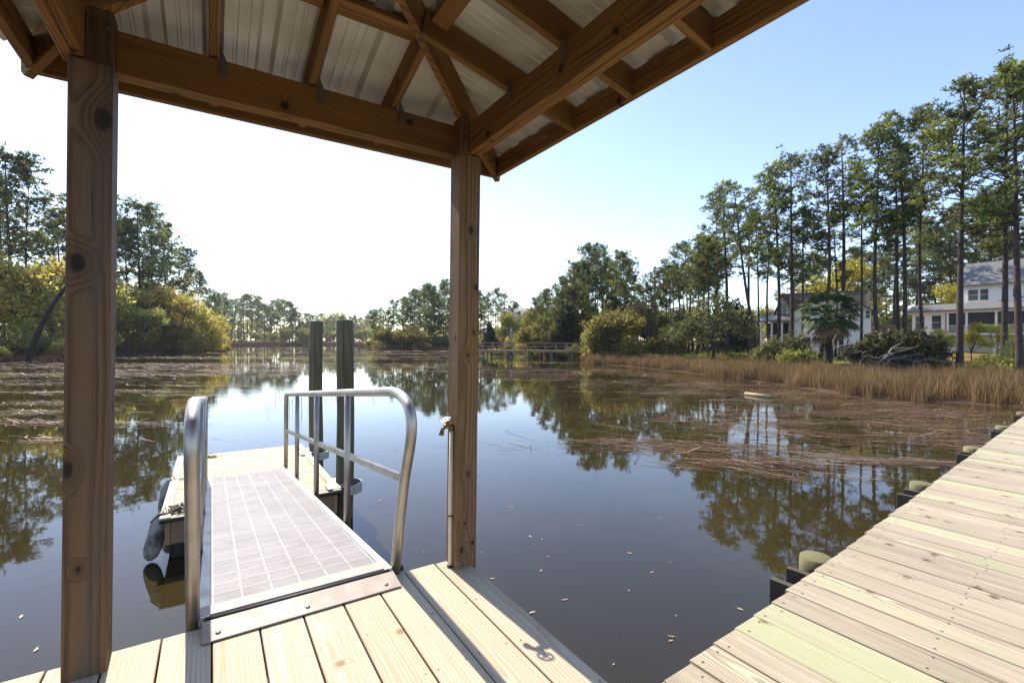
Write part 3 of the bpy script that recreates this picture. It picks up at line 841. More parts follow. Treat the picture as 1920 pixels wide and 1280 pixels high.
pts += [Vector((-.10, -.1, .02)), Vector((-.19, -.12, .035)), Vector((-.26, -.10, -.05))]
mb.tube(pts, .011, 6); mb.build('rope', M['rope'], root, True)
# heap of dead leaves on the far float boards
n = 160; rr = np.random.RandomState(3)
mbv = []; mbf = []; rn = []
for i in range(n):
    c = np.array([rr.normal(.0, .09)-.12, rr.normal(9.3, .05), FZ+.006+abs(rr.normal(0, .012))]); a = rr.uniform(0, 6.28); l = rr.uniform(.02, .05); w_ = .008
    u = np.array([math.cos(a), math.sin(a), rr.uniform(-.2, .2)])*l; v_ = np.array([-math.sin(a), math.cos(a), 0])*w_
    b = len(mbv); mbv += [c-u-v_, c+u-v_, c+u+v_, c-u+v_]; mbf.append([b, b+1, b+2, b+3]); rn += [rr.rand()]*4
tag(link('leaf_litter', np_mesh('leaf_litter', np.array(mbv), np.array(mbf), M['wrack'], np.array(rn))), 'small heap of dead reed bits on the far boards of the float', 'litter', kind='stuff')

# ------------------------------------------------------------------ reeds, wrack, leaves on the water
NR = np.random.RandomState(11)
def stems(name, patches, mat, label, cat, zt=.05, dens=.46):
    V = []; F = []; RN = []; base = 0
    for (px, py, a, b, n, ang, spread, l0, l1, wd) in patches:
        n = int(n*dens)
        c = ON(px, py); c = np.array(c)
        t = NR.normal(0, .5, (n, 2)); 
        p = c[None, :]+np.outer(t[:, 0]*a, np.array(RIGHT))+np.outer(t[:, 1]*b, np.array(FWD))
        # break the patch up into streaks
        keep = (np.sin(p[:, 0]*1.7+p[:, 1]*2.3+px)+np.sin(p[:, 0]*.6-p[:, 1]*1.1+py)+NR.normal(0, .6, n)) > -.35
        p = p[keep]; m = len(p)
        an = NR.normal(ang, spread, m); L = NR.uniform(l0, l1, m)
        d = np.outer(np.cos(an), np.array(RIGHT))+np.outer(np.sin(an), np.array(FWD))
        d[:, 2] = NR.normal(0, .05, m)
        s = np.stack([-d[:, 1], d[:, 0], np.zeros(m)], 1)
        z = WATER+.006+np.abs(NR.normal(0, zt*.5, m)); p[:, 2] = z
        wv_ = NR.uniform(.6, 1.3, m)*wd
        bend = NR.normal(0, .06, m)[:, None]*s*L[:, None]
        q = [p-d*L[:, None]/2-s*wv_[:, None]/2, p-d*L[:, None]/2+s*wv_[:, None]/2, p+bend+s*wv_[:, None]/2, p+bend-s*wv_[:, None]/2, p+d*L[:, None]/2+s*wv_[:, None]*.3, p+d*L[:, None]/2-s*wv_[:, None]*.3]
        vv = np.stack(q, 1).reshape(-1, 3); vv[:, 2] = np.maximum(vv[:, 2], WATER+.004)
        idx = base+np.arange(m)[:, None]*6
        F.append(np.concatenate([idx+np.array([[0, 3, 2, 1]]), idx+np.array([[3, 5, 4, 2]])], 0))
        V.append(vv); RN.append(np.repeat(NR.beta(1.0, 1.9, m), 6)); base += m*6
    o = link(name, np_mesh(name, np.concatenate(V), np.concatenate(F), mat, np.concatenate(RN)))
    return tag(o, label, cat, kind='stuff')
near = [
 (1300, 840, 4.0, .55, 1500, -.30, .45, .3, 1.0, .010), (1430, 870, 2.2, .5, 900, -.5, .4, .3, .9, .010), (1190, 828, 2.2, .3, 420, -.2, .5, .3, .8, .010),
 (1470, 895, .9, .2, 240, -.6, .4, .3, .8, .009), (1480, 800, 4.5, .8, 750, -.5, .35, .4, 1.1, .011), (1600, 850, 3.0, .7, 500, -.35, .3, .4, 1.2, .011),
 (1700, 800, 6.0, 2.2, 2900, -.3, .4, .4, 1.2, .013), (1620, 775, 6.0, 2.0, 2200, -.25, .45, .4, 1.2, .014), (1780, 830, 2.5, .8, 800, -.3, .3, .4, 1.1, .012),
 (1560, 750, 8.0, 2.2, 2200, -.2, .4, .4, 1.1, .018), (1440, 735, 8.0, 2.0, 1900, -.15, .4, .4, 1.1, .02), (1800, 768, 6.0, 1.6, 1800, -.2, .4, .4, 1.2, .015),
 (1320, 722, 8.0, 2.2, 1500, -.1, .5, .4, 1.1, .025), (1290, 782, 1.8, .5, 160, .0, .5, .3, .7, .012), (1720, 868, 2.2, .12, 200, -.2, .12, .5, 1.3, .009),
 (1640, 900, .6, .12, 40, -.5, .3, .3, .8, .008), (1240, 715, 7, 2, 900, 0, .6, .4, 1, .03), (1150, 702, 8, 2.5, 900, 0, .6, .4, 1, .035), (1060, 695, 8, 2.0, 600, 0, .5, .5, 1.2, .04), (1030, 712, 6, .8, 260, 0, .4, .5, 1.2, .03), (1200, 735, 4, .5, 160, 0, .4, .4, 1, .02), (1260, 735, 5, .4, 180, 0, .4, .4, 1, .02)]
near += [(1300, 838, 3.6, .5, 330, -.35, .35, .6, 1.7, .022), (1440, 868, 2.4, .5, 300, -.55, .3, .6, 1.6, .019), (1470, 892, 1.2, .25, 90, -.5, .3, .5, 1.3, .016), (1190, 828, 2.0, .3, 80, -.2, .4, .5, 1.2, .02), (1520, 812, 5, 1.0, 300, -.5, .3, .6, 1.8, .022), (1700, 800, 6, 2.0, 520, -.3, .3, .7, 2.0, .026), (1600, 770, 6, 2.0, 380, -.25, .35, .7, 2.0, .03), (1450, 735, 8, 1.6, 260, -.15, .3, .8, 2.0, .036), (1720, 865, 1.8, .16, 110, -.25, .12, .6, 1.8, .018), (1790, 830, 2.2, .6, 160, -.3, .25, .6, 1.6, .022), (1600, 896, 1.3, .1, 40, -.35, .15, .5, 1.2, .014), (1320, 722, 8, 1.8, 240, -.1, .4, .8, 2, .04)]
stems('near_wrack', near, M['wrack'], 'tangled mats of dead reed stems floating by the right shore', 'reed litter')
# stubble poking through the mats
sp = []
for (px, py, a, b, n, *_r) in near[:14]:
    c = ON(px, py)
    for i in range(max(6, n//40)):
        p = c+RIGHT*NR.normal(0, .5)*a+FWD*NR.normal(0, .5)*b; sp.append((p.x, p.y, WATER-.03))
STUB = np.array(sp)
left = []
for (px, py, a, b, n) in [(60, 722, 9, 1.6, 900), (40, 740, 8, .9, 500), (60, 708, 14, 2.5, 1100), (300, 705, 16, 2.2, 1600), (420, 697, 18, 2.2, 1600), (300, 688, 22, 4, 1700), (450, 686, 24, 2.8, 1500),
        (560, 674, 26, 4, 1400), (420, 673, 30, 5, 1500), (80, 693, 22, 3, 1400), (520, 664, 50, 6, 1800), (660, 660, 40, 6, 1500), (760, 664, 34, 3, 1300), (680, 670, 22, 2.5, 900), (820, 659, 34, 4, 1200), (600, 655, 80, 12, 2000), (480, 690, 20, 1, 500),
        (300, 738, 4.5, .5, 200), (250, 755, 3, .35, 120), (380, 727, 4, .3, 140), (30, 775, 4.5, 1.2, 500), (60, 800, 4, .8, 420), (20, 830, 3, .5, 220), (100, 760, 4, .8, 260), (350, 745, 2, .15, 60), (640, 684, 10, .8, 300), (540, 700, 9, .5, 160), (730, 690, 8, .5, 140), (930, 668, 12, 2.5, 700), (1000, 680, 8, 1, 250)]:
    f = FPX*(H_EYE-WATER)/(py-640)
    left.append((px, py, a, b, n, .0, .5, .25+.01*f, .7+.015*f, .012+f*.0011))
stems('far_wrack', left, M['farwrack'], 'pale rafts of dead reeds floating on the far pond', 'reed litter', .08, .55)

def blades(name, pts, h0, h1, wd, mat, lean=.25, seed=1):
    """pts (n,3); one bent tapering blade per point"""
    r = np.random.RandomState(seed); n = len(pts)
    a = r.uniform(0, 2*np.pi, n); h = r.uniform(h0, h1, n)*(.7+.5*r.beta(2, 2, n))*(1+.22*np.sin(pts[:, 0]*1.9+2*np.sin(pts[:, 1]*1.1))+.16*np.sin(pts[:, 1]*3.1+pts[:, 0])); l = np.abs(r.normal(0, lean, n))
    la = r.uniform(0, 2*np.pi, n)
    s = np.stack([np.cos(a), np.sin(a), np.zeros(n)], 1)*(wd*r.uniform(.6, 1.4, n))[:, None]/2
    d = np.stack([np.cos(la)*l, np.sin(la)*l, np.ones(n)], 1)
    mid = pts+d*(h*.55)[:, None]; tip = mid+np.stack([np.cos(la)*l*2.2, np.sin(la)*l*2.2, np.ones(n)*.9], 1)*(h*.45)[:, None]
    v = np.stack([pts-s, pts+s, mid+s*.8, mid-s*.8, tip+s*.15, tip-s*.15], 1).reshape(-1, 3)
    idx = np.arange(n)[:, None]*6
    f = np.concatenate([idx+np.array([[0, 1, 2, 3]]), idx+np.array([[3, 2, 4, 5]])], 0)
    return np_mesh(name, v, f, mat, np.repeat(r.beta(1.6, 1.8, n), 6))
def marsh_pts(p0, p1, n, seed, ext=1.0, gap=True):
    r = np.random.RandomState(seed); out = []
    while len(out) < n:
        px = r.uniform(p0, p1); s = interp(SHORE, px); m = interp(MARSHW, px)*ext
        t = r.beta(1.1, 1.2)
        f = s+m*t+math.sin(px*.05)*.5+math.sin(px*.021+1)*.6+math.sin(px*.13)*.25*(1-t)
        # area weighting
        if r.rand() > (f/60.0)**1.0 + .25: continue
        p = W(px, f, 0)
        c = math.sin(p.x*1.3+math.sin(p.y*.9)*2)+math.sin(p.y*1.7+p.x*.4)
        if c < -.9 and r.rand() < .75: continue
        out.append((p.x, p.y, ground_z(px, f)-.02))
    return np.array(out)
tag(link('marsh_grass', blades('marsh_grass', marsh_pts(1095, 2080, 62000, 5), .55, 1.05, .022, M['marsh'], .16, 5)), 'tall dry golden marsh grass along the right shore', 'marsh grass', kind='stuff')
tag(link('far_marsh', blades('far_marsh', marsh_pts(400, 700, 26000, 6), .8, 1.5, .16, M['farmarsh'], .2, 6)), 'low red brown marsh strip at the far end of the pond', 'marsh grass', kind='stuff')
tag(link('shore_reeds', blades('shore_reeds', marsh_pts(690, 1110, 9000, 8, 1.4), .5, 1.1, .07, M['marsh'], .2, 8)), 'dry reeds fringing the shore beyond the footbridge', 'reeds', kind='stuff')
tag(link('bank_reeds', blades('bank_reeds', marsh_pts(-250, 400, 7000, 9, 1.5), .3, .8, .06, M['farmarsh'], .3, 9)), 'dead brown reeds along the foot of the left bank', 'reeds', kind='stuff')
tag(link('reed_stubble', blades('reed_stubble', STUB, .10, .32, .010, M['wrack'], .5, 12)), 'short broken reed stubble standing out of the floating mats', 'reeds', kind='stuff')
# fresh green grass behind the marsh
def green_pts(lst, seed):
    r = np.random.RandomState(seed); out = []
    for (px, f, a, b, n) in lst:
        for i in range(n):
            p = W(px, f, 0)+RIGHT*r.normal(0, a)+FWD*r.normal(0, b)
            d = p.dot(FWD); ppx = 960+FPX*p.dot(RIGHT)/d; out.append((p.x, p.y, ground_z(ppx, d)-.02))
    return np.array(out)
tag(link('green_grass', blades('green_grass', green_pts([(1310, 47, 2.2, 1.0, 1500), (1390, 43, 1.2, .8, 900), (1420, 44, 2, 1, 700), (1470, 41, 1.5, 1, 600), (1260, 52, 3, 1, 800), (1860, 31, 2, .5, 700), (1780, 32.5, 1.2, .5, 400)], 4), .3, .7, .03, M['greengrass'], .4, 4)), 'fresh yellow green grass tufts behind the dry marsh', 'grass', kind='stuff')

# thin green stalks standing in the water beyond the float
pts = []
for (px, py, a, b, n) in [(548, 745, .5, .8, 16), (575, 765, .5, .8, 14), (640, 742, .8, 1.0, 18), (690, 742, .5, .5, 10), (528, 760, .4, .5, 8), (1140, 838, .2, .2, 3)]:
    for i in range(n):
        p = ON(px, py)+RIGHT*NR.normal(0, a)+FWD*NR.normal(0, b); pts.append((p.x, p.y, WATER-.05))
tag(link('water_reeds', blades('water_reeds', np.array(pts), .35, .9, .013, M['farmarsh'], .12, 3)), 'sparse thin reed stalks standing in the open water behind the piles', 'reeds', kind='stuff')

# single fallen leaves adrift
lm = plain('floating_leaf', (.38, .22, .10), .6, 0, .3, 40, (.5, .38, .25))
lme = []
for k in range(3):
    mb = MB(); n = 9; L = .045
    up = [(L*(i/(n-1)*2-1), (.011+.004*k)*math.sin(math.pi*i/(n-1)), .003*math.sin(i*1.1+k)) for i in range(n)]
    lo = [(x, -y, z) for x, y, z in reversed(up[1:-1])]
    mb.poly(up+lo); mb.tube([(-L, 0, .001), (-L*1.5, .004, .001)], .0012, 4); lme.append(mb.mesh('fallen_leaf', lm))
rr = random.Random(2)
spots = [(1061, 1124), (1153, 1245), (1182, 1036), (1018, 1010), (1016, 1070), (1030, 1043), (904, 1037), (996, 1006), (925, 1085), (1259, 1053), (1270, 1153), (1260, 1200), (1261, 1192), (1224, 1072), (1181, 1106), (796, 1035), (712, 940), (732, 930), (845, 1175), (70, 1222), (42, 1160), (1240, 970), (1110, 940), (1390, 1140), (1085, 985), (960, 950), (1000, 1148), (1340, 1010)]
for k, (px, py) in enumerate(spots):
    o = link('fallen_leaf', lme[k % 3]); p = ON(px, py); o.location = (p.x, p.y, WATER+.006); o.rotation_euler = (0, 0, rr.uniform(0, 6.28)); s = rr.uniform(.35, .8); o.scale = (s, s, s)
    tag(o, 'small brown leaf adrift on the open water below the deck', 'leaf', 'fallen leaves adrift on the water')
M['logwood'] = plain('stripped_log', (.36, .29, .17), .8, 0, .25, 5)
# a pale plank stranded on the wrack
mb = MB(); a = ON(1398, 738)+Vector((0, 0, .06)); b = ON(1447, 744)+Vector((0, 0, .06)); mb.tube([a-a, (b-a)*.5, b-a], [.075, .08, .075], 10)
o = mb.build('stranded_log', M['logwood'], None, True); o.location = a; tag(o, 'pale stripped log lying on the reeds before the marsh', 'log')

# ------------------------------------------------------------------ trees
def quads(C, U, V_):
    """centres, half-axis arrays -> verts, faces of quads"""
    n = len(C); v = np.stack([C-U-V_, C+U-V_, C+U+V_, C-U+V_], 1).reshape(-1, 3)
    return v, np.arange(n*4).reshape(n, 4)
def unit(r, n):
    v = r.normal(0, 1, (n, 3)); return v/np.linalg.norm(v, axis=1)[:, None]

def pine_meshes(seed, H=20.0, cb=.5, rad=3.0, nb=46, tufts=8, per=12, blade=.36, bw=.075, sparse=0.0, flat=.6, trunk_r=.20, csz=.27):
    r = random.Random(seed); nr = np.random.RandomState(seed)
    tr = MB(); n = 12; bend = [r.uniform(-.25, .25) for _ in range(4)]
    def tp(t): return Vector((bend[0]*math.sin(t*2.2)+bend[1]*math.sin(t*5), bend[2]*math.sin(t*2.6)+bend[3]*math.sin(t*4.4), H*t))
    tr.tube([tp(i/(n-1)*.985) for i in range(n)], [trunk_r*(1.25 if i == 0 else 1)*(1-.80*(i/(n-1))**1.3) for i in range(n)], 8)
    C = []; RN = []
    for i in range(nb):
        t = cb+(1-cb)*(i+r.random())/nb
        if r.random() < sparse: continue
        k = (t-cb)/(1-cb)
        prof = (math.sin(math.pi*min(1, k*.80+.20))**.7)*(.55+.55*r.random())
        L = rad*prof+.25; az = r.uniform(0, 6.283); el = r.uniform(-.05, .35)+.75*k**2
        p0 = tp(t); d = Vector((math.cos(az)*math.cos(el), math.sin(az)*math.cos(el), math.sin(el)))
        p1 = p0+d*L*.6; p2 = p0+d*L+UP*L*.14
        tr.tube([p0, p1, p2], [.055*(1.2-k*.7), .03, .01], 4, cap=False)
        shade = r.uniform(.05, .6)
        nc = r.randint(3, 5) if L > 1.2 else 2
        for q in range(nc):
            s = 1-(q/nc)**1.1*.68; base = p0.lerp(p1, s/.6) if s < .6 else p1.lerp(p2, (s-.6)/.4)
            cc_ = base+Vector((r.gauss(0, .10*L+.1), r.gauss(0, .10*L+.1), r.gauss(.08, .12)))
            sh2 = shade+r.gauss(0, .12)
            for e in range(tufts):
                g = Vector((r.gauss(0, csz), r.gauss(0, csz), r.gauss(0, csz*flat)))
                C.append(tuple(cc_+g)); RN.append(min(1, max(0, sh2+g.z*.5+r.gauss(0, .08))))  # upper tufts of a clump lighter, light from above put into the tone
    for i in range(5): C.append(tuple(tp(1)+Vector((r.gauss(0, .3), r.gauss(0, .3), r.uniform(-.3, .35))))); RN.append(.6)
    # a few dead stubs below the crown
    for i in range(4):
        t = r.uniform(cb*.55, cb); az = r.uniform(0, 6.283); p0 = tp(t); tr.tube([p0, p0+Vector((math.cos(az), math.sin(az), .15))*r.uniform(.5, 1.3)], [.03, .01], 4, cap=False)
    C = np.array(C); RN = np.array(RN); m = len(C)
    cc = np.repeat(C, per, 0); rn = np.repeat(RN, per)+nr.normal(0, .10, m*per)
    d = unit(nr, m*per); d[:, 2] = d[:, 2]*.8+.25
    L = nr.uniform(.6, 1.25, m*per)*blade
    side = np.cross(d, unit(nr, m*per)); side /= np.linalg.norm(side, axis=1)[:, None]
    v, f = quads(cc+d*L[:, None]*.5, d*L[:, None]*.5, side*(bw/2*nr.uniform(.7, 1.3, m*per))[:, None])
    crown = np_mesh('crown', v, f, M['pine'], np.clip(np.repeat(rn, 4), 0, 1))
    return tr.mesh('trunk', M['bark'], True), crown

def leafy_meshes(seed, blobs, n_clump, per, leaf, mat, trunk_pts, trunk_r, tmat, gap=.0, limbs=True):
    """blobs: (x,y,z,rx,ry,rz); leaf clumps scattered through each"""
    r = random.Random(seed); nr = np.random.RandomState(seed); tr = MB()
    nT = len(trunk_pts)
    tr.tube(trunk_pts, [trunk_r*(1.15-.7*i/(nT-1)) for i in range(nT)], 8)
    vol = np.array([b[3]*b[4]*b[5] for b in blobs])**.75; vol /= vol.sum()
    C = []; S_ = []
    for b, wv_ in zip(blobs, vol):
        n = max(3, int(n_clump*wv_))
        u = unit(nr, n); rr_ = nr.beta(3.0, 1.1, n)[:, None]
        lump = 1+.22*np.sin(u[:, :1]*5+seed)*np.cos(u[:, 1:2]*6+seed*2)+.15*np.sin(u[:, 2:3]*9)
        C.append(np.array(b[:3])+u*rr_*np.array(b[3:])*lump); S_.append(np.full(n, r.uniform(-.1, .1)))
        if limbs:
            tgt = Vector(b[:3]); src = Vector(trunk_pts[min(nT-1, max(1, int(nT*.6)))])
            mid = src.lerp(tgt, .5)+Vector((r.uniform(-.3, .3), r.uniform(-.3, .3), r.uniform(0, .4)))
            tr.tube([src, mid, tgt], [trunk_r*.5, trunk_r*.3, trunk_r*.1], 5, cap=False)
            for k in range(9):
                a = mid.lerp(tgt, r.random()); e = Vector(C[-1][r.randrange(n)])
                tr.tube([a, a.lerp(e, .5)+Vector((0, 0, r.uniform(-.1, .3))), e], [trunk_r*.14, trunk_r*.09, .012], 4, cap=False)
    C = np.concatenate(C); S_ = np.concatenate(S_); m = len(C)
    if gap: 
        keep = (np.sin(C[:, 0]*2.1+seed)+np.sin(C[:, 1]*2.3)+np.sin(C[:, 2]*2.7+seed)) > gap-1.6
        C = C[keep]; S_ = S_[keep]; m = len(C)
    tone = np.clip(nr.beta(1.6, 1.8, m)+S_, 0, 1)
    cc = np.repeat(C, per, 0)+nr.normal(0, leaf*1.15, (m*per, 3)); rn = np.repeat(tone, per)+nr.normal(0, .12, m*per)
    d = unit(nr, m*per); s = np.cross(d, unit(nr, m*per)); s /= np.linalg.norm(s, axis=1)[:, None]
    L = (leaf*nr.uniform(.5, 1.1, m*per))[:, None]
    v, f = quads(cc, d*L*.62, s*L*.34)
    return tr.mesh('trunk', tmat, True), np_mesh('crown', v, f, mat, np.clip(np.repeat(rn, 4), 0, 1))

def make_tree(name, tm, cm):
    root = bpy.data.objects.new(name, None); COL.objects.link(root)
    link('trunk', tm, root); link('crown', cm, root); return root
PROTO = {}
def reg(key, name, tm, cm): PROTO[key] = [name, tm, cm]
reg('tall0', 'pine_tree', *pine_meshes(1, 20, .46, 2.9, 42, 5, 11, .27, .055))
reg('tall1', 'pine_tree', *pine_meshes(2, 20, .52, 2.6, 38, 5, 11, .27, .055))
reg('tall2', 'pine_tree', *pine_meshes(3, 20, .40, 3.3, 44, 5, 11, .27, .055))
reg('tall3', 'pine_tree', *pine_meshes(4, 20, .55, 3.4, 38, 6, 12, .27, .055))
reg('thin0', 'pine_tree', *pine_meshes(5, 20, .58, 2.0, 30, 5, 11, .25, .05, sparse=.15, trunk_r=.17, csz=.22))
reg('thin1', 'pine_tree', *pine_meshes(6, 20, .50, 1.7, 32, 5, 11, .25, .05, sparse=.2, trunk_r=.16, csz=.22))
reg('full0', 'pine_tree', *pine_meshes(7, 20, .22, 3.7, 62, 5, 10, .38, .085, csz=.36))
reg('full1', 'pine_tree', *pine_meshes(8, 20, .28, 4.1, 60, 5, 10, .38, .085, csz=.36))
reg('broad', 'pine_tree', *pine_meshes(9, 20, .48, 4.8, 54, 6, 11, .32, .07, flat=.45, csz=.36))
T0 = [Vector((0, 0, 0)), Vector((.1, 0, 1.2)), Vector((-.1, .1, 2.6)), Vector((0, 0, 4.2))]
def rblobs(seed, n, rad, z0, z1, br):
    r = random.Random(seed); return [(r.uniform(-rad, rad), r.uniform(-rad, rad), r.uniform(z0, z1), br*r.uniform(.7, 1.3), br*r.uniform(.7, 1.3), br*r.uniform(.55, .95)) for _ in range(n)]
reg('oak0', 'oak_tree', *leafy_meshes(21, rblobs(21, 9, 3.2, 3.0, 8.5, 2.0), 900, 9, .30, M['oak'], T0, .32, M['darkbark'], .1))
reg('oak1', 'oak_tree', *leafy_meshes(22, rblobs(22, 10, 3.6, 3.2, 10, 2.1), 950, 9, .30, M['oak'], T0, .30, M['darkbark'], .1))
reg('gold0', 'golden_tree', *leafy_meshes(23, rblobs(23, 10, 2.6, 1.6, 6.5, 1.6), 520, 9, .26, M['gold'], T0, .20, M['darkbark'], .2))
reg('gold1', 'golden_tree', *leafy_meshes(24, rblobs(24, 9, 2.9, 1.2, 4.6, 1.55), 600, 9, .26, M['gold'], T0[:3], .18, M['darkbark'], .15))
reg('gold3', 'golden_bush', *leafy_meshes(35, rblobs(35, 11, 2.7, 1.0, 4.8, 1.5), 980, 9, .23, M['olive'], T0[:3], .18, M['darkbark'], .12))
reg('lime0', 'young_leaf_tree', *leafy_meshes(33, rblobs(33, 11, 2.6, 1.8, 7.5, 1.35), 470, 8, .24, M['lime'], T0, .18, M['darkbark'], .45))
reg('gold2', 'golden_tree', *leafy_meshes(34, rblobs(34, 12, 2.9, 1.6, 7.5, 1.35), 500, 8, .24, M['gold'], T0, .2, M['darkbark'], .45))
reg('yellow', 'yellow_tree', *leafy_meshes(25, rblobs(25, 10, 1.9, 4.0, 10.5, 1.5), 620, 8, .22, M['yellow'], [Vector((0, 0, 0)), Vector((.1, 0, 3)), Vector((0, .1, 7))], .14, M['bark'], .5))
reg('cedar', 'cedar_tree', *leafy_meshes(26, [(0, 0, 1.6, 2.0, 2.0, 1.6), (0, 0, 3.2, 1.9, 1.9, 1.8), (.1, 0, 5.2, 1.3, 1.3, 1.8), (0, 0, 6.6, .6, .6, 1.2)], 1100, 9, .24, M['cedar'], T0, .2, M['darkbark'], 0, False))
reg('bush0', 'shrub', *leafy_meshes(27, rblobs(27, 6, 1.2, .5, 1.5, .9), 420, 9, .17, M['shrub'], [Vector((0, 0, 0)), Vector((.05, 0, .5)), Vector((0, 0, 1.1))], .07, M['greybark'], .1))
reg('bush1', 'shrub', *leafy_meshes(28, rblobs(28, 5, 1.0, .4, 1.2, .85), 380, 9, .15, M['bright'], [Vector((0, 0, 0)), Vector((.05, 0, .5)), Vector((0, 0, 1.0))], .05, M['greybark'], .1))
reg('bush2', 'shrub', *leafy_meshes(29, rblobs(29, 7, 1.7, .6, 2.4, 1.1), 520, 9, .20, M['oak'], [Vector((0, 0, 0)), Vector((.05, 0, .7)), Vector((0, 0, 1.6))], .09, M['darkbark'], .1))
reg('bushg', 'shrub', *leafy_meshes(30, rblobs(30, 7, 1.5, .5, 2.2, 1.0), 520, 9, .19, M['gold'], [Vector((0, 0, 0)), Vector((.05, 0, .7)), Vector((0, 0, 1.5))], .08, M['darkbark'], .1))
reg('small', 'young_oak', *leafy_meshes(31, [(-1.6, 0, 3.0, 1.3, 1.1, .7), (1.2, .3, 3.6, 1.5, 1.2, .7), (0, -.2, 4.6, 1.2, 1.1, .7), (-.6, .4, 2.2, 1.2, 1, .5), (2.3, 0, 2.6, 1.0, .9, .5), (-2.6, 0, 2.2, .9, .9, .5)], 330, 8, .19, M['shrub'], [Vector((0, 0, 0)), Vector((.15, 0, 1)), Vector((0, 0, 2)), Vector((.1, 0, 3.2))], .13, M['darkbark'], .3))
def tree(key, px, f, H=None, label=None, cat='tree', group=None, scale=None, rz=None, wide=1.0, zoff=-.1, lean=(0, 0), nominal=None):
    name, tm, cm = PROTO[key]
    root = make_tree(name, tm, cm)
    z = ground_z(px, f)+zoff; root.location = W(px, f, z)
    s = scale if scale else (H/20.0)
    root.scale = (s*wide, s*wide, s)
    root.rotation_euler = (lean[0], lean[1], R.uniform(0, 6.283) if rz is None else rz)
    tag(root, label, cat, group); return root
def pine(key, px, f, ytop, label, group, wide=1.0, lean=(0, 0)):
    z = ground_z(px, f)-.1
    return tree(key, px, f, (Zat(ytop, f)-z)*.985, label, 'pine', group, wide=wide, lean=(R.gauss(0, .014), R.gauss(0, .014)))

G1 = 'tall pines along the right shore'
PX = [
 ('tall0', 1914, 27, 118, 'very tall pine cut off by the right edge of the picture', 1.0),
 ('tall2', 1882, 31, 130, 'tall pine standing before the right end of the white porch house', .95),
 ('tall0', 1800, 30, 152, 'thick dark trunked tall pine before the porch house, right of the gnarled juniper', 1.05),
 ('tall3', 1733, 40, 205, 'slim tall pine rising behind the left end of the porch house roof', .8),
 ('tall1', 1694, 38, 214, 'tall twin pine, the right trunk of the close pair above the gnarled juniper', .9),
 ('thin1', 1687, 38.6, 260, 'tall twin pine, the left trunk of the close pair above the gnarled juniper', 1.0),
 ('tall1', 1648, 38, 243, 'tall pine just right of the palm, dark trunk and dense crown', .95),
 ('thin0', 1614, 41, 325, 'slender bare stemmed pine with thin crown right of the palm', .9),
 ('thin0', 1576, 44, 256, 'slender spire topped pine rising above the palm', 1.1),
 ('thin1', 1566, 47, 390, 'short thin pine leaning beside the spire topped pine', 1.0),
 ('tall1', 1537, 42, 280, 'tall pine with rounded crown just left of the palm', .9),
 ('thin1', 1504, 45, 390, 'low forked pine in front of the brown roofed house', 1.2),
 ('tall2', 1485, 45, 290, 'tall broad pine before the gable of the brown roofed house', 1.0),
 ('tall0', 1459, 47, 300, 'tall pine left of the gable of the brown roofed house', .95),
 ('thin1', 1442, 55, 380, 'thin pine behind the left porch of the brown roofed house', 1.0),
 ('tall3', 1422, 50, 400, 'mid height pine left of the brown roofed house porch', .8),
 ('thin0', 1406, 54, 352, 'slim pine beside the leaning pine', 1.1),
 ('tall0', 1362, 56, 340, 'tall pine with rounded crown at the left end of the tallest row', 1.05),
 ('thin1', 1347, 60, 400, 'slender pine half hidden in the left end of the tallest row', 1.1),
]
for k, px, f, yt, lab, wd in PX: pine(k, px, f, yt, lab, G1, wd)
# the leaning pine
o = pine('thin0', 1424, 48, 345, 'slim pine leaning sharply to the left beside the brown roofed house', G1, 1.2)
o.rotation_euler = Matrix.Rotation(math.radians(-9), 3, FWD).to_euler()
# pines further back, between the trunks
rr = random.Random(12)
for (px, f, yt, k) in [(1860, 80, 362, 'broad'), (1900, 88, 385, 'tall3'), (1778, 84, 395, 'full0'), (1755, 92, 440, 'full1'), (1715, 85, 425, 'broad'), (1680, 90, 400, 'tall3'), (1720, 70, 385, 'thin0'), (1660, 96, 470, 'full0'), (1632, 92, 470, 'broad'), (1605, 88, 465, 'broad'), (1625, 110, 505, 'full1'), (1520, 90, 470, 'tall3'), (1490, 100, 480, 'full0'), (1540, 100, 480, 'full1'), (1830, 98, 430, 'full1'), (1700, 110, 500, 'full0'), (1880, 105, 440, 'full0'), (1590, 120, 520, 'full0'), (1780, 110, 470, 'tall3')]:
    pine(k, px, f, yt+rr.uniform(-8, 8), 'pine further back among the gaps between the shore trunks', 'background pines behind the houses', 1.0)
# the row that drops towards the middle of the picture
for i in range(62):
    t = (i+rr.random())/62; px = 1000+t*345; f = rr.uniform(64, 98)-12*t
    top = np.interp(px, [1000, 1030, 1060, 1100, 1130, 1165, 1200, 1240, 1270, 1300, 1345], [560, 520, 505, 455, 448, 462, 505, 490, 455, 440, 420])
    k = rr.choice(['tall0', 'tall1', 'tall2', 'thin0', 'thin1', 'tall3', 'thin0', 'thin1'] if px > 1090 else ['full0', 'full1', 'tall2', 'tall0'])
    pine(k, px, f, top+abs(rr.gauss(0, 26)), 'slim pine in the dense stand behind the far end of the footbridge', 'dense pine stand right of the footbridge', rr.uniform(.85, 1.1))
# the clump in the middle of the picture, behind the right post
for i in range(34):
    px = 700+(i+rr.random())/34*280; f = rr.uniform(128, 165) if px < 900 else rr.uniform(100, 140)
    top = np.interp(px, [695, 720, 745, 800, 830, 860, 905, 935, 965, 985], [592, 570, 552, 530, 524, 535, 538, 532, 560, 590])
    pine(rr.choice(['tall0', 'full0', 'full1', 'tall2', 'tall1', 'tall3']), px, f, top+abs(rr.gauss(0, 12)), 'pine in the rounded wooded point behind the right post', 'pines on the wooded point', rr.uniform(.9, 1.2))
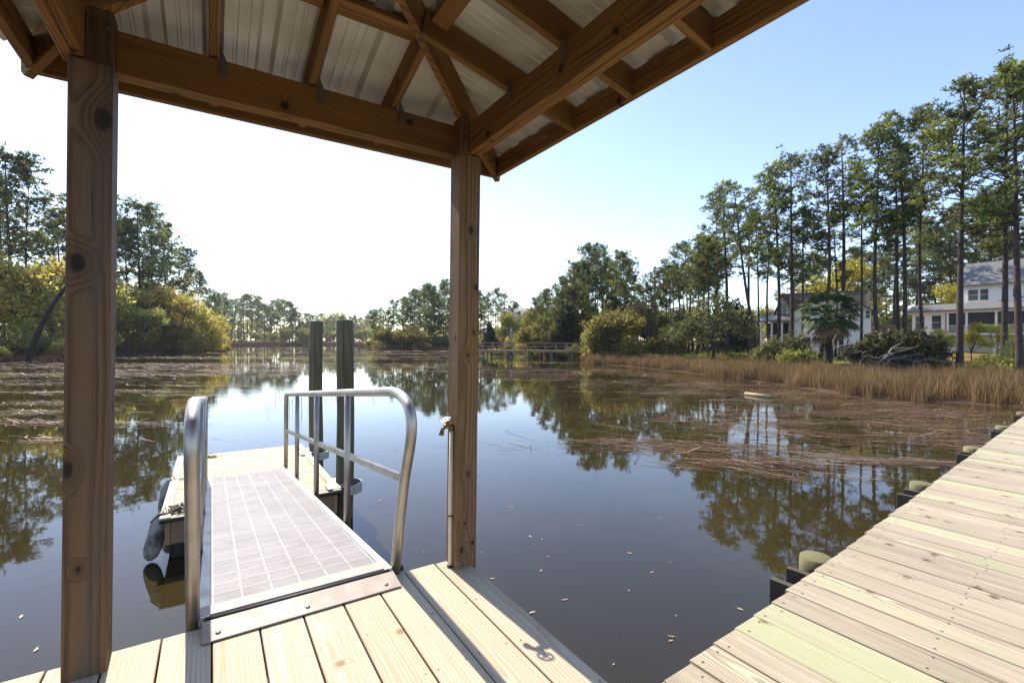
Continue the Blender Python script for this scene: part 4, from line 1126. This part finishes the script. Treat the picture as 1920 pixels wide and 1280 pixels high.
# far end of the pond
for i in range(46):
    px = 395+(i+rr.random())/46*310; f = rr.uniform(225, 300) if px < 590 else rr.uniform(330, 460)
    top = np.interp(px, [395, 415, 440, 455, 470, 495, 510, 530, 545, 570, 600, 640, 680, 705], [560, 545, 565, 552, 545, 568, 560, 560, 568, 582, 588, 588, 590, 580])
    pine(rr.choice(['tall0', 'tall1', 'tall2', 'full0', 'tall3', 'full1']), px, f+25, top+abs(rr.gauss(0, 7)), 'small distant pine in the tree line closing the far end of the pond', 'distant pines at the far end of the pond', rr.uniform(1.0, 1.4))
for i in range(26):
    px = 400+(i+rr.random())/26*300; f = rr.uniform(215, 260)+(70 if px > 590 else 0)+20
    tree(rr.choice(['bush2', 'oak0', 'bushg', 'oak1', 'bush2']), px, f, label='dark low bush under the distant pines', cat='bush', group='bushes at the far end of the pond', scale=rr.uniform(.55, .9) if True else 1)
# left bank
LB = [('broad', 20, 64, 298, 'tall spreading pine at the left edge, dark trunk against the sky'), ('thin0', 44, 66, 330, 'thinner pine close beside the tall spreading pine on the left'),
      ('broad', 262, 92, 388, 'tall pine on the left bank just right of the near post'), ('full0', 310, 104, 425, 'full crowned pine in the middle of the left bank'), ('tall2', 285, 98, 408, 'pine behind the dark waterside oak on the left bank'),
      ('full1', 345, 118, 470, 'rounded pine stepping down towards the far pond'), ('full0', 372, 126, 515, 'low rounded pine at the right end of the left bank'), ('full1', 240, 90, 420, 'full pine half hidden behind the near post'),
      ('tall2', -40, 62, 290, 'leftmost pine on the left bank, half cut by the picture edge'), ('full0', 110, 82, 400, 'pine glimpsed just left of the near post'), ('broad', 170, 84, 370, 'pine hidden behind the near post'), ('full1', 398, 150, 548, 'small pine at the far corner of the left bank'), ('full0', -110, 58, 330, 'dense pine furthest left on the left bank'), ('tall1', 5, 80, 360, 'pine behind the tall spreading pine')]
for k, px, f, yt, lab in LB: pine(k, px, f, yt, lab, 'pines on the left bank')
oak = lambda key, px, f, s, lab, cat, grp, **kw: tree(key, px, f, label=lab, cat=cat, group=grp, scale=s, **kw)
oak('oak0', 265, 76, .78, 'dark spreading oak at the water edge on the left bank', 'oak', 'broad trees on the left bank')
for (key, px, f, s) in [('oak1', 318, 104, 1.1), ('oak0', 232, 96, 1.15), ('oak1', 350, 116, .95), ('oak1', 205, 84, 1.1), ('oak0', 385, 124, .75), ('oak1', 70, 78, 1.0), ('oak0', 110, 82, 1.0), ('oak0', 8, 74, .9), ('oak1', -60, 66, 1.1), ('oak0', 150, 80, 1.1)]:
    oak(key, px, f, s, 'dull green oak in the thick growth of the left bank', 'oak', 'broad trees on the left bank')
for (key, px, f, s, lab) in [('gold1', 376, 99, 1.35, 'golden leaved tree leaning out at the right end of the left bank'), ('gold2', 308, 88, 1.55, 'orange tinged golden tree behind the dark waterside oak'),
        ('gold2', 26, 59, 1.5, 'golden tree under the tall spreading pine at the left edge'), ('gold2', 98, 64, 1.6, 'golden tree just left of the near post'), ('gold0', -36, 58, 1.3, 'golden tree cut by the left picture edge'), ('gold2', 236, 82, 1.5, 'golden tree just right of the near post'), ('gold1', 350, 92, .9, 'low golden tree at the water edge'), ('gold1', 402, 112, .8, 'last small golden tree where the left bank ends'),
        ('lime0', 62, 62, 1.45, 'pale yellow green tree behind the leaning trunk'), ('lime0', 338, 96, 1.5, 'yellow green tree between the golden ones of the left bank'), ('lime0', 275, 94, 1.7, 'tall yellow green tree behind the dark waterside oak'), ('lime0', 150, 70, 1.5, 'yellow green tree standing behind the near post')]:
    oak(key, px, f, s, lab, 'golden tree', 'golden trees on the left bank')
for i in range(34):
    px = -120+i*16; f = interp(SHORE, px)+rr.uniform(2.5, 7)
    if px > 400: break
    oak(rr.choice(['bush2', 'bush0', 'bushg', 'bush2']), px, f, rr.uniform(.7, 1.25)*(f/62), 'tangled undergrowth bush at the foot of the left bank', 'bush', 'undergrowth on the left bank')
# leaning dark trunk at the left
mb = MB(); a = W(52, 51, -.9); b = W(125, 53, 0); b.z = Zat(553, 53)
mid = a.lerp(b, .5)-Vector((0, 0, -.0))+RIGHT*-.3
D = b-a
def lt(t): return D*t+RIGHT*(-.55*math.sin(t*2.2))+UP*(.5*math.sin(t*2.6))
mb.tube([lt(i/9*1.15) for i in range(10)], [.31-.014*i for i in range(10)], 9)
M['blackbark'] = plain('near_black_bark', (.018, .015, .013), .95, 0, .3, 6)  # near-black bark for the leaning trunk alone
o = mb.build('leaning_trunk', M['blackbark'], None, True); o.location = a; tag(o, 'bare dark trunk leaning right out of the left bank', 'tree trunk')
# golden shrubs and dark cedar by the bridge
oak('gold3', 735, 124, 1.35, 'rounded golden shrub tree at the tip of the wooded point', 'golden tree', 'golden trees on the wooded point', wide=1.25)
oak('gold3', 770, 122, 1.1, 'low golden green tree beside the tip of the wooded point', 'golden tree', 'golden trees on the wooded point')
for i in range(20):
    px = 700+i*15; f = interp(SHORE, px)+rr.uniform(4, 9)
    oak(rr.choice(['bush2', 'bush2', 'bush0', 'bushg']), px, f, rr.uniform(.9, 1.5), 'dark bush under the pines of the wooded point', 'bush', 'bushes on the wooded point')
oak('cedar', 1063, 68, 1.0, 'dark dense cedar behind the right end of the footbridge', 'cedar', None)
oak('cedar', 918, 92, .85, 'dark cedar just right of the near post beyond the footbridge', 'cedar', None)
oak('gold3', 1145, 55, 1.05, 'big golden green bush hiding the end of the footbridge', 'bush', 'golden bushes near the footbridge', wide=1.05)
oak('gold3', 1118, 56.5, .75, 'smaller golden bush left of the big one at the footbridge end', 'bush', 'golden bushes near the footbridge')
oak('gold3', 1030, 74, .85, 'orange gold shrub behind the middle of the footbridge', 'bush', 'golden bushes near the footbridge')
oak('oak0', 1010, 86, .8, 'green tree behind the footbridge, left of the dark cedar', 'tree', 'green trees behind the footbridge')
oak('oak1', 955, 100, .7, 'green tree behind the footbridge, just right of the near post', 'tree', 'green trees behind the footbridge')
for (px, f, s, k) in [(980, 72, .8, 'bush1'), (960, 76, .8, 'bush0'), (1000, 70, .8, 'bush0'), (1085, 64, .8, 'bush2'), (1190, 56, .8, 'bush2'), (930, 80, .9, 'bush2'), (1050, 66, .7, 'bush0')]:
    oak(k, px, f, s, 'low bush behind the footbridge railing', 'bush', 'low bushes behind the footbridge')
# right bank understory
oak('small', 1335, 46, 1.25, 'crooked young oak with two dark stems on the marsh edge', 'tree', 'young oaks on the right bank')
oak('small', 1270, 54, 1.0, 'airy young oak right of the big golden bush', 'tree', 'young oaks on the right bank')
oak('small', 1905, 30, .5, 'thin young tree beside the pine at the right edge', 'tree', 'young oaks on the right bank')
for (k, px, f, s, lab, grp) in [('bush0', 1470, 38.5, 1.25, 'leafy grey green shrub before the brown roofed house', 'shrubs on the right bank'), ('bush0', 1440, 40, .9, 'smaller leafy shrub left of the big one before the brown roofed house', 'shrubs on the right bank'),
        ('bush1', 1305, 47, .7, 'fresh yellow green bush under the crooked young oak', 'shrubs on the right bank'), ('bush1', 1390, 43.5, .75, 'fresh yellow green bush behind the dry marsh', 'shrubs on the right bank'), ('bush2', 1255, 53, .9, 'dark bush at the left end of the dry marsh', 'shrubs on the right bank'),
        ('bush2', 1500, 37, .65, 'small dark shrub left of the palm foot', 'shrubs on the right bank'), ('bush2', 1860, 30, .55, 'dark low shrub left of the right edge pine', 'shrubs on the right bank'), ('bush2', 1905, 28, .6, 'dark low shrub at the right picture edge', 'shrubs on the right bank')]:
    oak(k, px, f, s, lab, 'shrub', grp)
for (px, f, s, lab) in [(1822, 37, .62, 'yellow leaved young tree in front of the porch, right of the thick pine trunk'), (1770, 40, .55, 'yellow leaved shrub under the porch, left of the thick pine trunk'), (1870, 36, .6, 'yellow green young tree before the right end of the porch')]:
    oak('yellow', px, f, s*.5, lab, 'young tree', 'yellow young trees by the porch house')
oak('yellow', 1563, 74, 1.3, 'bright yellow tree between the pines behind the palm', 'tree', None, wide=1.3)
oak('yellow', 1772, 78, 1.0, 'pale yellow green tree left of the porch house upper floor', 'tree', None)

# the continuous woods that close every view beyond the single trees
def far_woods():
    nr = np.random.RandomState(77); C = []; T = []
    tab = [(-900, 90, 9), (0, 95, 11), (200, 110, 10), (395, 150, 8), (415, 310, 20), (560, 400, 22), (690, 410, 24), (700, 185, 9), (980, 150, 8), (1000, 120, 7), (1200, 115, 7), (1340, 120, 7.5), (1500, 125, 8), (1700, 130, 9), (2000, 130, 9), (3000, 110, 9)]
    for i in range(5200):
        px = nr.uniform(-300, 2300); f = np.interp(px, [t[0] for t in tab], [t[1] for t in tab]); hh = np.interp(px, [t[0] for t in tab], [t[2] for t in tab])
        hh *= .62+.24*math.sin(px*.031+1)+.18*math.sin(px*.083)+.12*math.sin(px*.19)
        f *= nr.uniform(1.0, 1.12); z = ground_z(px, f); p = W(px, f, z+nr.rand()**.8*hh); C.append((p.x, p.y, p.z, f)); T.append(nr.beta(1.6, 1.8))
    C = np.array(C); per = 9; m = len(C)*per
    cc = np.repeat(C[:, :3], per, 0)+nr.normal(0, 1, (m, 3))*np.repeat(C[:, 3:]/130.0*.75, per, 0); d = unit(nr, m); s_ = np.cross(d, unit(nr, m)); s_ /= np.linalg.norm(s_, axis=1)[:, None]
    L = np.repeat(C[:, 3:]/130.0, per, 0)*nr.uniform(.25, .5, (m, 1)); v, fc = quads(cc, d*L, s_*L*.5)
    tag(link('far_woods', np_mesh('far_woods', v, fc, M['oak'], np.clip(np.repeat(np.repeat(np.array(T), per)+nr.normal(0, .1, m), 4), 0, 1))), 'unbroken distant woods behind the single trees all round the pond', 'woods', kind='stuff')
far_woods()
for (k, px, f, s_, lab) in [('cedar', 1378, 66, .95, 'dark dense evergreen between the trunks left of the leaning pine'), ('cedar', 1345, 72, .8, 'dark evergreen behind the crooked young oak')]:
    oak(k, px, f, s_, lab, 'cedar', 'dark evergreens on the right bank', wide=1.3)
for i in range(26):
    px = 1000+i*13+rr.uniform(-5, 5); f = rr.uniform(66, 84)
    oak(rr.choice(['bush2', 'oak1', 'bush2', 'bush0', 'oak0']), px, f, rr.uniform(.45, .8), 'understory tree beneath the dense stand right of the footbridge', 'bush', 'understory of the dense stand')
for i in range(20):
    px = 1395+i*27+rr.uniform(-8, 8); f = rr.uniform(84, 104)
    oak(rr.choice(['bush2', 'oak1', 'oak0']), px, f, rr.uniform(.5, .8), 'understory tree far back between the houses and trunks', 'bush', 'understory behind the houses')

# palm
def build_palm(px, f):
    z = ground_z(px, f)-.1; root = empty('palm_tree', W(px, f, z), 0, 'fan palm with shaggy trunk and drooping brown fronds before the white house', 'palm')
    Ht = Zat(585, f)-z
    r = random.Random(8); mb = MB(); n = 12
    mb.tube([Vector((.08*math.sin(i*.6), 0, Ht*i/(n-1))) for i in range(n)], [.34, .30]+[.30+.03*math.sin(i*2.1) for i in range(n-3)]+[.26], 12)
    mb.build('trunk', M['darkbark'], root, True)
    mb = MB()
    for i in range(70):
        t = r.uniform(.35, 1.0); a = r.uniform(0, 6.283); p = Vector((math.cos(a)*.29, math.sin(a)*.29, Ht*t))
        d = Vector((math.cos(a), math.sin(a), r.uniform(.2, 1.2))); mb.tube([p, p+d*r.uniform(.15, .4)], [.05, .025], 4)
    mb.build('frond_stubs', M['deadpalm'], root)
    def frond(mbx, base, d, L, fan, droop):
        tip = base+d*L*.55+UP*(-droop*.1)
        s = d.cross(UP).normalized() if abs(d.z) < .95 else Vector((1, 0, 0)); u = s.cross(d).normalized()
        mbx.tube([base, base.lerp(tip, .5)+UP*.06, tip], [.025, .02, .015], 4, cap=False, rnd=.4)
        sh = r.uniform(.15, .85)
        for k in range(19):
            a = (k/18-.5)*fan; e = (d*math.cos(a)+s*math.sin(a)+u*r.uniform(-.05, .12)).normalized()
            l = L*.55*r.uniform(.8, 1.05)*(1-.25*abs(a)/fan); m_ = tip+e*l*.55; q = tip+e*l+UP*(-droop*l*.35)
            wv_ = (s*math.cos(a)-d*math.sin(a))*.085
            mbx.poly([tip-wv_*.3, m_-wv_, m_+wv_, tip+wv_*.3], 0, min(1, max(0, sh+r.gauss(0, .15)))); mbx.poly([m_-wv_, q, m_+wv_], 0, min(1, max(0, sh+r.gauss(0, .15))))
    mb = MB(); top = Vector((0, 0, Ht))
    for i in range(66):
        a = r.uniform(0, 6.283); el = r.uniform(-.55, 1.25); d = Vector((math.cos(a)*math.cos(el), math.sin(a)*math.cos(el), math.sin(el)))
        frond(mb, top+d*.1, d, r.uniform(1.9, 2.6), 2.6, .9)
    mb.build('crown', M['palm'], root)
    mb = MB()
    for i in range(14):
        a = r.uniform(2.2, 4.6); el = r.uniform(-1.2, -.5); d = Vector((math.cos(a)*math.cos(el), math.sin(a)*math.cos(el), math.sin(el)))
        frond(mb, top-UP*.2, d, r.uniform(1.8, 2.6), 1.6, .5)
    mb.build('dead_fronds', M['deadpalm'], root)
build_palm(1553, 38)

# gnarled juniper with bare grey limbs
def build_juniper(px, f):
    z = ground_z(px, f)-.1; root = empty('juniper_shrub', W(px, f, z), 0, 'low wide gnarled juniper with bare grey branches at the marsh edge', 'shrub')
    r = random.Random(31); nr = np.random.RandomState(31); mb = MB(); C = []
    ends = []
    for i in range(13):
        x0 = r.uniform(-2.4, 2.6); p = RIGHT*x0+FWD*r.uniform(-.4, .5); d = RIGHT*r.uniform(-.8, .8)+UP*1.0+FWD*r.uniform(-.3, .3); pts = [p.copy()]
        for k in range(5):
            p = p+d.normalized()*r.uniform(.5, .8); d = d+RIGHT*r.uniform(-.7, .7)+UP*r.uniform(-.5, .25)+FWD*r.uniform(-.4, .4); pts.append(p.copy())
        mb.tube(pts, [.11, .10, .085, .06, .045, .02], 5, cap=False); ends += pts[2:]
    for i in range(110):
        p = r.choice(ends).copy(); d = RIGHT*r.uniform(-1, 1)-FWD*r.uniform(0, 1.0)+UP*r.uniform(-.5, .6); pts = [p.copy()]
        for k in range(4):
            p = p+d.normalized()*r.uniform(.22, .42); d = d+RIGHT*r.uniform(-.8, .8)+UP*r.uniform(-.5, .5)+FWD*r.uniform(-.5, .3); pts.append(p.copy())
        mb.tube(pts, [.032, .028, .022, .015, .007], 4, cap=False)
    for i in range(16):   # dead sprays that trail over the grass
        p = RIGHT*r.uniform(-3.2, 2.2)-FWD*r.uniform(.3, .9)+UP*r.uniform(.35, .9); d = RIGHT*r.uniform(-1, .2)+UP*r.uniform(-.2, .2); pts = [p.copy()]
        for k in range(5): p = p+d.normalized()*.33; d = d+RIGHT*r.uniform(-.6, .6)+UP*r.uniform(-.3, .3); pts.append(p.copy())
        mb.tube(pts, [.03, .03, .022, .016, .012, .006], 4, cap=False)
    mb.build('branches', M['greybark'], root, True)
    bl = [(-2.3, 0, 1.75, 1.3, .9, .6), (-1.0, 0, 2.3, 1.4, 1, .8), (.4, .1, 2.3, 1.3, 1, .9), (1.5, .1, 2.2, 1.2, 1, 1.0), (2.5, .2, 1.7, 1.0, .9, 1.2), (2.2, .1, .8, 1.0, .8, .7), (-.6, .4, 1.3, 1.6, .8, .7), (1.0, .4, 1.3, 1.4, .8, .8)]
    cs = []
    for b in bl:
        n = 105; u = unit(nr, n); q = u*nr.beta(3, 1.2, n)[:, None]*np.array(b[3:])+np.array(b[:3])
        cs.append(np.outer(q[:, 0], np.array(RIGHT))+np.outer(q[:, 1], np.array(FWD))+np.outer(q[:, 2], np.array(UP)))
    C = np.concatenate(cs); m = len(C); per = 11; tone = np.clip(nr.beta(1.5, 2, m), 0, 1)
    cc = np.repeat(C, per, 0)+nr.normal(0, .14, (m*per, 3)); d = unit(nr, m*per); s = np.cross(d, unit(nr, m*per)); s /= np.linalg.norm(s, axis=1)[:, None]
    L = nr.uniform(.08, .17, m*per)[:, None]; v, fc = quads(cc, d*L, s*L*.4)
    link('foliage', np_mesh('foliage', v, fc, M['cedoak'], np.clip(np.repeat(np.repeat(tone, per)+nr.normal(0, .1, m*per), 4), 0, 1)), root)
M['cedoak'] = leafmat('juniper_foliage', (.03, .036, .014), (.22, .20, .07), .3)
build_juniper(1683, 30.5)

# ------------------------------------------------------------------ houses, fence, footbridge
def facade_frame(pxa, fa, pxb, fb, z):
    a = W(pxa, fa, z); b = W(pxb, fb, z); x = (b-a); L = x.length; x.normalize(); return a, x, L, math.atan2(x.y, x.x)
def window(root, x, y, z, wd, ht, cols=1, rows=2):
    m = MB()
    for s in (-1, 1): m.box((x+s*(wd/2), y-.03, z), (.09, .08, ht+.18))
    m.box((x, y-.031, z+ht/2+.045), (wd-.09, .08, .09)); m.box((x, y-.031, z-ht/2-.045), (wd-.09, .1, .09))
    for k in range(1, cols): m.box((x-wd/2+wd*k/cols, y-.025, z), (.05, .05, ht))
    for k in range(1, rows): m.box((x, y-.024, z-ht/2+ht*k/rows), (wd-.1, .05, .045))
    w_ = m.build('window', M['trim'], root)
    m = MB(); m.box((x, y-.005, z), (wd-.08, .03, ht)); m.build('pane', M['glass'], w_)
def build_porch_house():
    a, xd, L, ang = facade_frame(1706, 67, 1985, 55, 0.0)
    root = empty('porch_house', a, ang, 'white two storey house with long screened porch and grey metal roof behind the pines', 'house')
    zg = -.1; z2 = 2.75; ze = 5.85; pd = 3.2   # ground, porch floor, porch eave, porch depth
    m = MB(); m.box((L/2+1, pd+4, (zg+ze)/2), (L+2-.6, 8, ze-zg)); m.build('wall', M['siding'], root)
    m = MB(); m.box((2.0, 1.7, (z2+ze-.3)/2), (3.6, 3.0, ze-.3-z2)); m.build('porch_room', M['batten'], root)
    window(root, 1.1, .19, 4.3, 1.1, 1.9); window(root, 2.9, .19, 4.3, 1.1, 1.9)
    m = MB(); m.box((L/2+2, pd/2, z2-.1), (L-.2+.5, pd, .26)); m.build('porch_floor', M['trim'], root)
    xs = [4.1, 5.1, 6.0, 8.8, 11.6, 14.4, 17.2, 20]
    for x in xs:
        m = MB(); m.box((x, .12, (z2+ze-.3)/2), (.22, .22, ze-.3-z2-.0)); m.build('porch_post', M['trim'], root)
    for x in (4.2, 8.8, 11.6, 14.4, 17.2):
        m = MB(); m.box((x, .3, (zg+z2-.24)/2-.1), (.5, .5, z2-zg-.05)); m.build('pier', M['trim'], root)
    for x0, x1 in zip(xs[:-1], xs[1:]):
        m = MB(); m.box(((x0+x1)/2, .12, z2+1.02), (x1-x0-.22, .08, .10))
        for k in range(4): m.box(((x0+x1)/2, .12, z2+.2+.2*k), (x1-x0-.22, .04, .06))
        m.build('railing', M['trim'], root)
        m = MB(); m.box(((x0+x1)/2, .26, (z2+ze)/2-.1), (x1-x0-.05, .02, ze-z2-.3)); m.build('porch_screen', M['screen'], root)
    m = MB()
    m.prism([(-.6, -.5, ze-.12), (-.6, -.5, ze+.1), (-.6, pd+.3, ze+1.15), (-.6, pd+.3, ze+.9)], (L+2.2, 0, 0)); m.build('porch_roof', M['tinroof'], root)
    m = MB(); m.box((L/2+.5, -.02, ze-.22), (L+1.2, .24, .3)); m.build('porch_beam', M['trim'], root)
    # upper floor
    ux0 = 4.6; uy = pd+1.2; zu0 = ze+.3; zu1 = 9.55
    m = MB(); m.box((ux0+7, uy+3.5, (zu0+zu1)/2), (14, 7, zu1-zu0)); m.build('upper_wall', M['batten'], root)
    for x, wd, ht in ((ux0+1.0, 1.1, 1.5), (ux0+2.1, .9, 1.5), (ux0+5.2, .85, 1.1), (ux0+8.7, 1.3, 1.6)): window(root, x, uy-.02, 8.1, wd, ht)
    zr = zu1+3.4
    m = MB()
    m.prism([(ux0-.6, uy-.7, zu1-.2), (ux0-.6, uy-.7, zu1-.02), (ux0-.6, uy+3.5, zr), (ux0-.6, uy+7.7, zu1-.02), (ux0-.6, uy+7.7, zu1-.2), (ux0-.6, uy+3.5, zr-.2)], (16, 0, 0)); rf = m.build('roof', M['metalroof'], root)
    for x in (ux0+3.5, ux0+8.2):
        m = MB(); m.tube([(x, uy+1.4, zu1+1.4), (x, uy+1.4, zu1+2.1)], .08, 8); m.build('vent_pipe', M['black'], rf)
    m = MB(); m.prism([(ux0-.02, uy, zu1-.2), (ux0-.02, uy+7, zu1-.2), (ux0-.02, uy+3.5, zr-.25)], (.1, 0, 0)); m.build('gable_wall', M['batten'], root)
    # the small cross gable and corner tower at the right
    m = MB(); m.prism([(ux0+10.2, uy-1.9, zu1-1.6), (ux0+12.2, uy-1.9, zu1+.55), (ux0+14.2, uy-1.9, zu1-1.6), (ux0+14.0, uy-1.9, zu1-1.8), (ux0+12.2, uy-1.9, zu1+.3), (ux0+10.4, uy-1.9, zu1-1.8)], (0, 4, 0)); m.build('cross_gable_roof', M['tinroof'], root)
    m = MB(); m.prism([(ux0+10.6, uy-1.5, zu0+.4), (ux0+10.6, uy-1.5, zu1-1.6), (ux0+12.2, uy-1.5, zu1+.15), (ux0+13.8, uy-1.5, zu1-1.6), (ux0+13.8, uy-1.5, zu0+.4)], (0, 1.4, 0)); m.build('cross_gable_wall', M['batten'], root)
build_porch_house()
def build_gable_house():
    f0 = 56
    a, xd, L, ang = facade_frame(1424, 60, 1655, 53, 0.1)
    root = empty('gable_house', a, ang, 'white house with brown shingle roof and small front porch behind the palm', 'house')
    k = L/231.0*.985
    X = lambda px: (px-1424)*k
    z = lambda py, f=56: Zat(py, f)-.1
    # left gabled wing
    x0, x1, xa = X(1450), X(1502), X(1469); ze = z(592, 58); za = z(546, 58)
    m = MB(); m.prism([(x0, 1.5, .0), (x1+1.5, 1.5, 0), (x1+1.5, 1.5, ze), (xa, 1.5, za-.25), (x0, 1.5, ze-.6)], (0, 9, 0)); m.build('wing_wall', M['batten'], root)
    m = MB(); m.prism([(x0-.4, 1.1, ze-1.0), (xa, 1.1, za), (x1+2.2, 1.1, ze-.4), (x1+2.2, 1.1, ze-.6), (xa, 1.1, za-.22), (x0-.4, 1.1, ze-1.2)], (0, 9.6, 0)); m.build('wing_roof', M['shingle'], root)
    m = MB(); m.prism([(xa, 1.2, za+.02), (xa+9, 1.6, za+.02), (xa+9, -.2, ze-.2), (x1-.3, 1.2, ze+.1)], (0, 0, -.15)); m.build('front_roof_slope', M['shingle'], root)
    window(root, X(1470), 1.48, z(575, 58), 1.0, 1.5, 2, 2)
    # porch
    px0, px1 = X(1428), X(1492); zp = z(598, 57)
    m = MB(); m.prism([(px0-.4, -1.6, zp-.15), (px1+.4, -1.6, zp-.15), (px1+.4, 1.5, zp+.75), (px0-.4, 1.5, zp+.75)], (0, 0, .14)); m.build('porch_roof', M['tinroof'], root)
    for px in (1430, 1452, 1473, 1491):
        m = MB(); m.box((X(px), -1.3, (zp-.2)/2), (.2, .2, zp-.2)); m.build('porch_post', M['trim'], root)
    m = MB(); m.box(((px0+px1)/2, -.1, 1.2), (px1-px0, 3, .25)); m.build('porch_floor', M['trim'], root)
    m = MB(); m.box(((px0+px1)/2, -1.3, 2.2), (px1-px0, .06, .08)); m.box(((px0+px1)/2, -1.3, 1.7), (px1-px0, .04, .06)); m.build('railing', M['trim'], root)
    m = MB(); m.box(((px0+px1)/2, 1.45, 2.6), (px1-px0-1, .06, 2.4)); m.build('porch_screen', M['screen'], root)
    # main block, gable towards the pond
    mx0, mx1 = X(1494), X(1638); xm = X(1566); zem = z(577, 54); zam = z(536, 55)
    m = MB(); m.prism([(mx0, -.6, 0), (mx1, -.6, 0), (mx1, -.6, zem), (xm, -.6, zam-.3), (mx0, -.6, zem)], (0, 10, 0)); m.build('wall', M['siding'], root)
    m = MB(); m.prism([(mx0-.4, -1.0, zem-.3), (xm, -1.0, zam), (mx1+.5, -1.0, zem-.3), (mx1+.5, -1.0, zem-.5), (xm, -1.0, zam-.25), (mx0-.4, -1.0, zem-.5)], (0, 10.8, 0)); m.build('roof', M['shingle'], root)
    for px, py in ((1520, 640), (1585, 600)): window(root, X(px), -.62, z(py, 54), 1.0, 1.4)
    window(root, X(1632), -.62, z(587, 54), .5, .9)
    m = MB(); m.prism([(mx1, 1, z(600, 54)), (mx1+3.5, 1, z(610, 54)), (mx1+3.5, 1, z(614, 54)), (mx1, 1, z(604, 54))], (0, 5, 0)); m.build('side_roof', M['tinroof'], root)
build_gable_house()
def far_house(px, f, wd, hw, hr, label, roofm):
    root = empty('distant_house', W(px, f, ground_z(px, f)), -YAW, label, 'house')
    m = MB(); m.box((0, 3, hw/2), (wd, 6, hw)); m.build('wall', M['siding'], root)
    m = MB(); m.prism([(-wd/2-.5, -.5, hw-.1), (-wd/2-.5, 3, hw+hr), (-wd/2-.5, 6.5, hw-.1)], (wd+1, 0, 0)); m.build('roof', roofm, root)
    for k in range(4): window(root, -wd/2+wd*(k+.5)/4, -.02, hw*.62, 1.2, 1.5)
    return root
M['paleroof'] = plain('pale_metal_roof', (.52, .47, .42), .6, .1, .1)
far_house(985, 125, 13, 8.0, 2.2, 'distant pale roofed house showing between trees above the footbridge', M['paleroof'])
far_house(1234, 84, 4, 3.2, 1.6, 'small white building glimpsed between pines right of the golden bush', M['paleroof'])
M['bluewall'] = plain('blue_siding', (.20, .38, .55), .6, 0, .1, 2)

root = empty('rail_fence', W(1225, 52, 0), 0, 'low black rail fence crossing the lawn behind the dry marsh', 'fence'); O = root.location.copy()
pp = [(1225, 53), (1290, 51.5), (1355, 50), (1420, 48.5), (1485, 47), (1555, 45.5)]
pos = []
for (p0, f0), (p1, f1) in zip(pp[:-1], pp[1:]):
    for t in (0, .25, .5, .75): 
        px = p0+(p1-p0)*t; f = f0+(f1-f0)*t; pos.append(W(px, f, ground_z(px, f)))
pos.append(W(1555, 45.5, ground_z(1555, 45.5)))
for p in pos:
    m = MB(); q = p-O; m.box((q.x, q.y, q.z+.62), (.10, .10, 1.25)); m.build('fence_post', M['fence'], root)
m = MB()
for a, b in zip(pos[:-1], pos[1:]): m.bar(a-O+UP*1.22, b-O+UP*1.22, .16, .06)
for a, b in zip(pos[:-1], pos[1:]): m.bar(a-O+UP*.6, b-O+UP*.6, .04, .08)
m.build('rail', M['fence'], root)

def build_bridge():
    a = W(862, 60.5, 0); b = W(1210, 59.0, 0); x = (b-a); L = x.length; x.normalize(); ang = math.atan2(x.y, x.x)
    root = empty('footbridge', (a.x, a.y, 0), ang, 'long brown timber footbridge on paired posts crossing to the right shore', 'footbridge')
    zd = .30; m = MB()
    m.box((L/2, .8, zd-.05), (L, 1.7, .07)); 
    for y in (0.05, 1.55): m.box((L/2, y, zd-.2), (L, .07, .22))
    m.build('deck', M['bridge'], root)
    for y in (0, 1.6):
        m = MB(); m.box((L/2, y, zd+.95), (L, .15, .05)); m.box((L/2, y, zd+.86), (L, .05, .10)); m.box((L/2, y, zd+.45), (L, .04, .09)); m.build('rail', M['bridge'], root)
    n = int(L/1.38)
    for k in range(n+1):
        for y in (0, 1.6):
            m = MB(); m.box((k*1.38+.1, y, zd+.38), (.09, .09, 1.04)); m.build('rail_post', M['bridge'], root)
    k = .9
    while k < L:
        for y in (.02, 1.58):
            m = MB(); m.tube([(k+y*.22, y, -2.5), (k+y*.22, y, zd-.1)], .12, 10); m.build('pile', M['pile'], root, True)
        m = MB(); m.box((k+.15, .8, zd-.38), (.12, 2.1, .2)); m.build('cap_beam', M['bridge'], root)
        k += 2.72
build_bridge()

# thin spring haze over the whole pond: far trees pale a little
def haze():
    t = bpy.data.materials.new('haze'); t.use_nodes = True; n = t.node_tree.nodes; n.remove(n['Principled BSDF'])
    v = n.new('ShaderNodeVolumePrincipled'); v.inputs['Color'].default_value = (.86, .92, 1, 1); v.inputs['Density'].default_value = .00017; v.inputs['Anisotropy'].default_value = .2
    t.node_tree.links.new(v.outputs[0], n['Material Output'].inputs['Volume'])
    m = MB(); m.box((180, 250, 16), (1500, 1400, 42)); o = m.build('haze', t); tag(o, 'thin pale air over the pond', 'haze', kind='stuff')
haze()
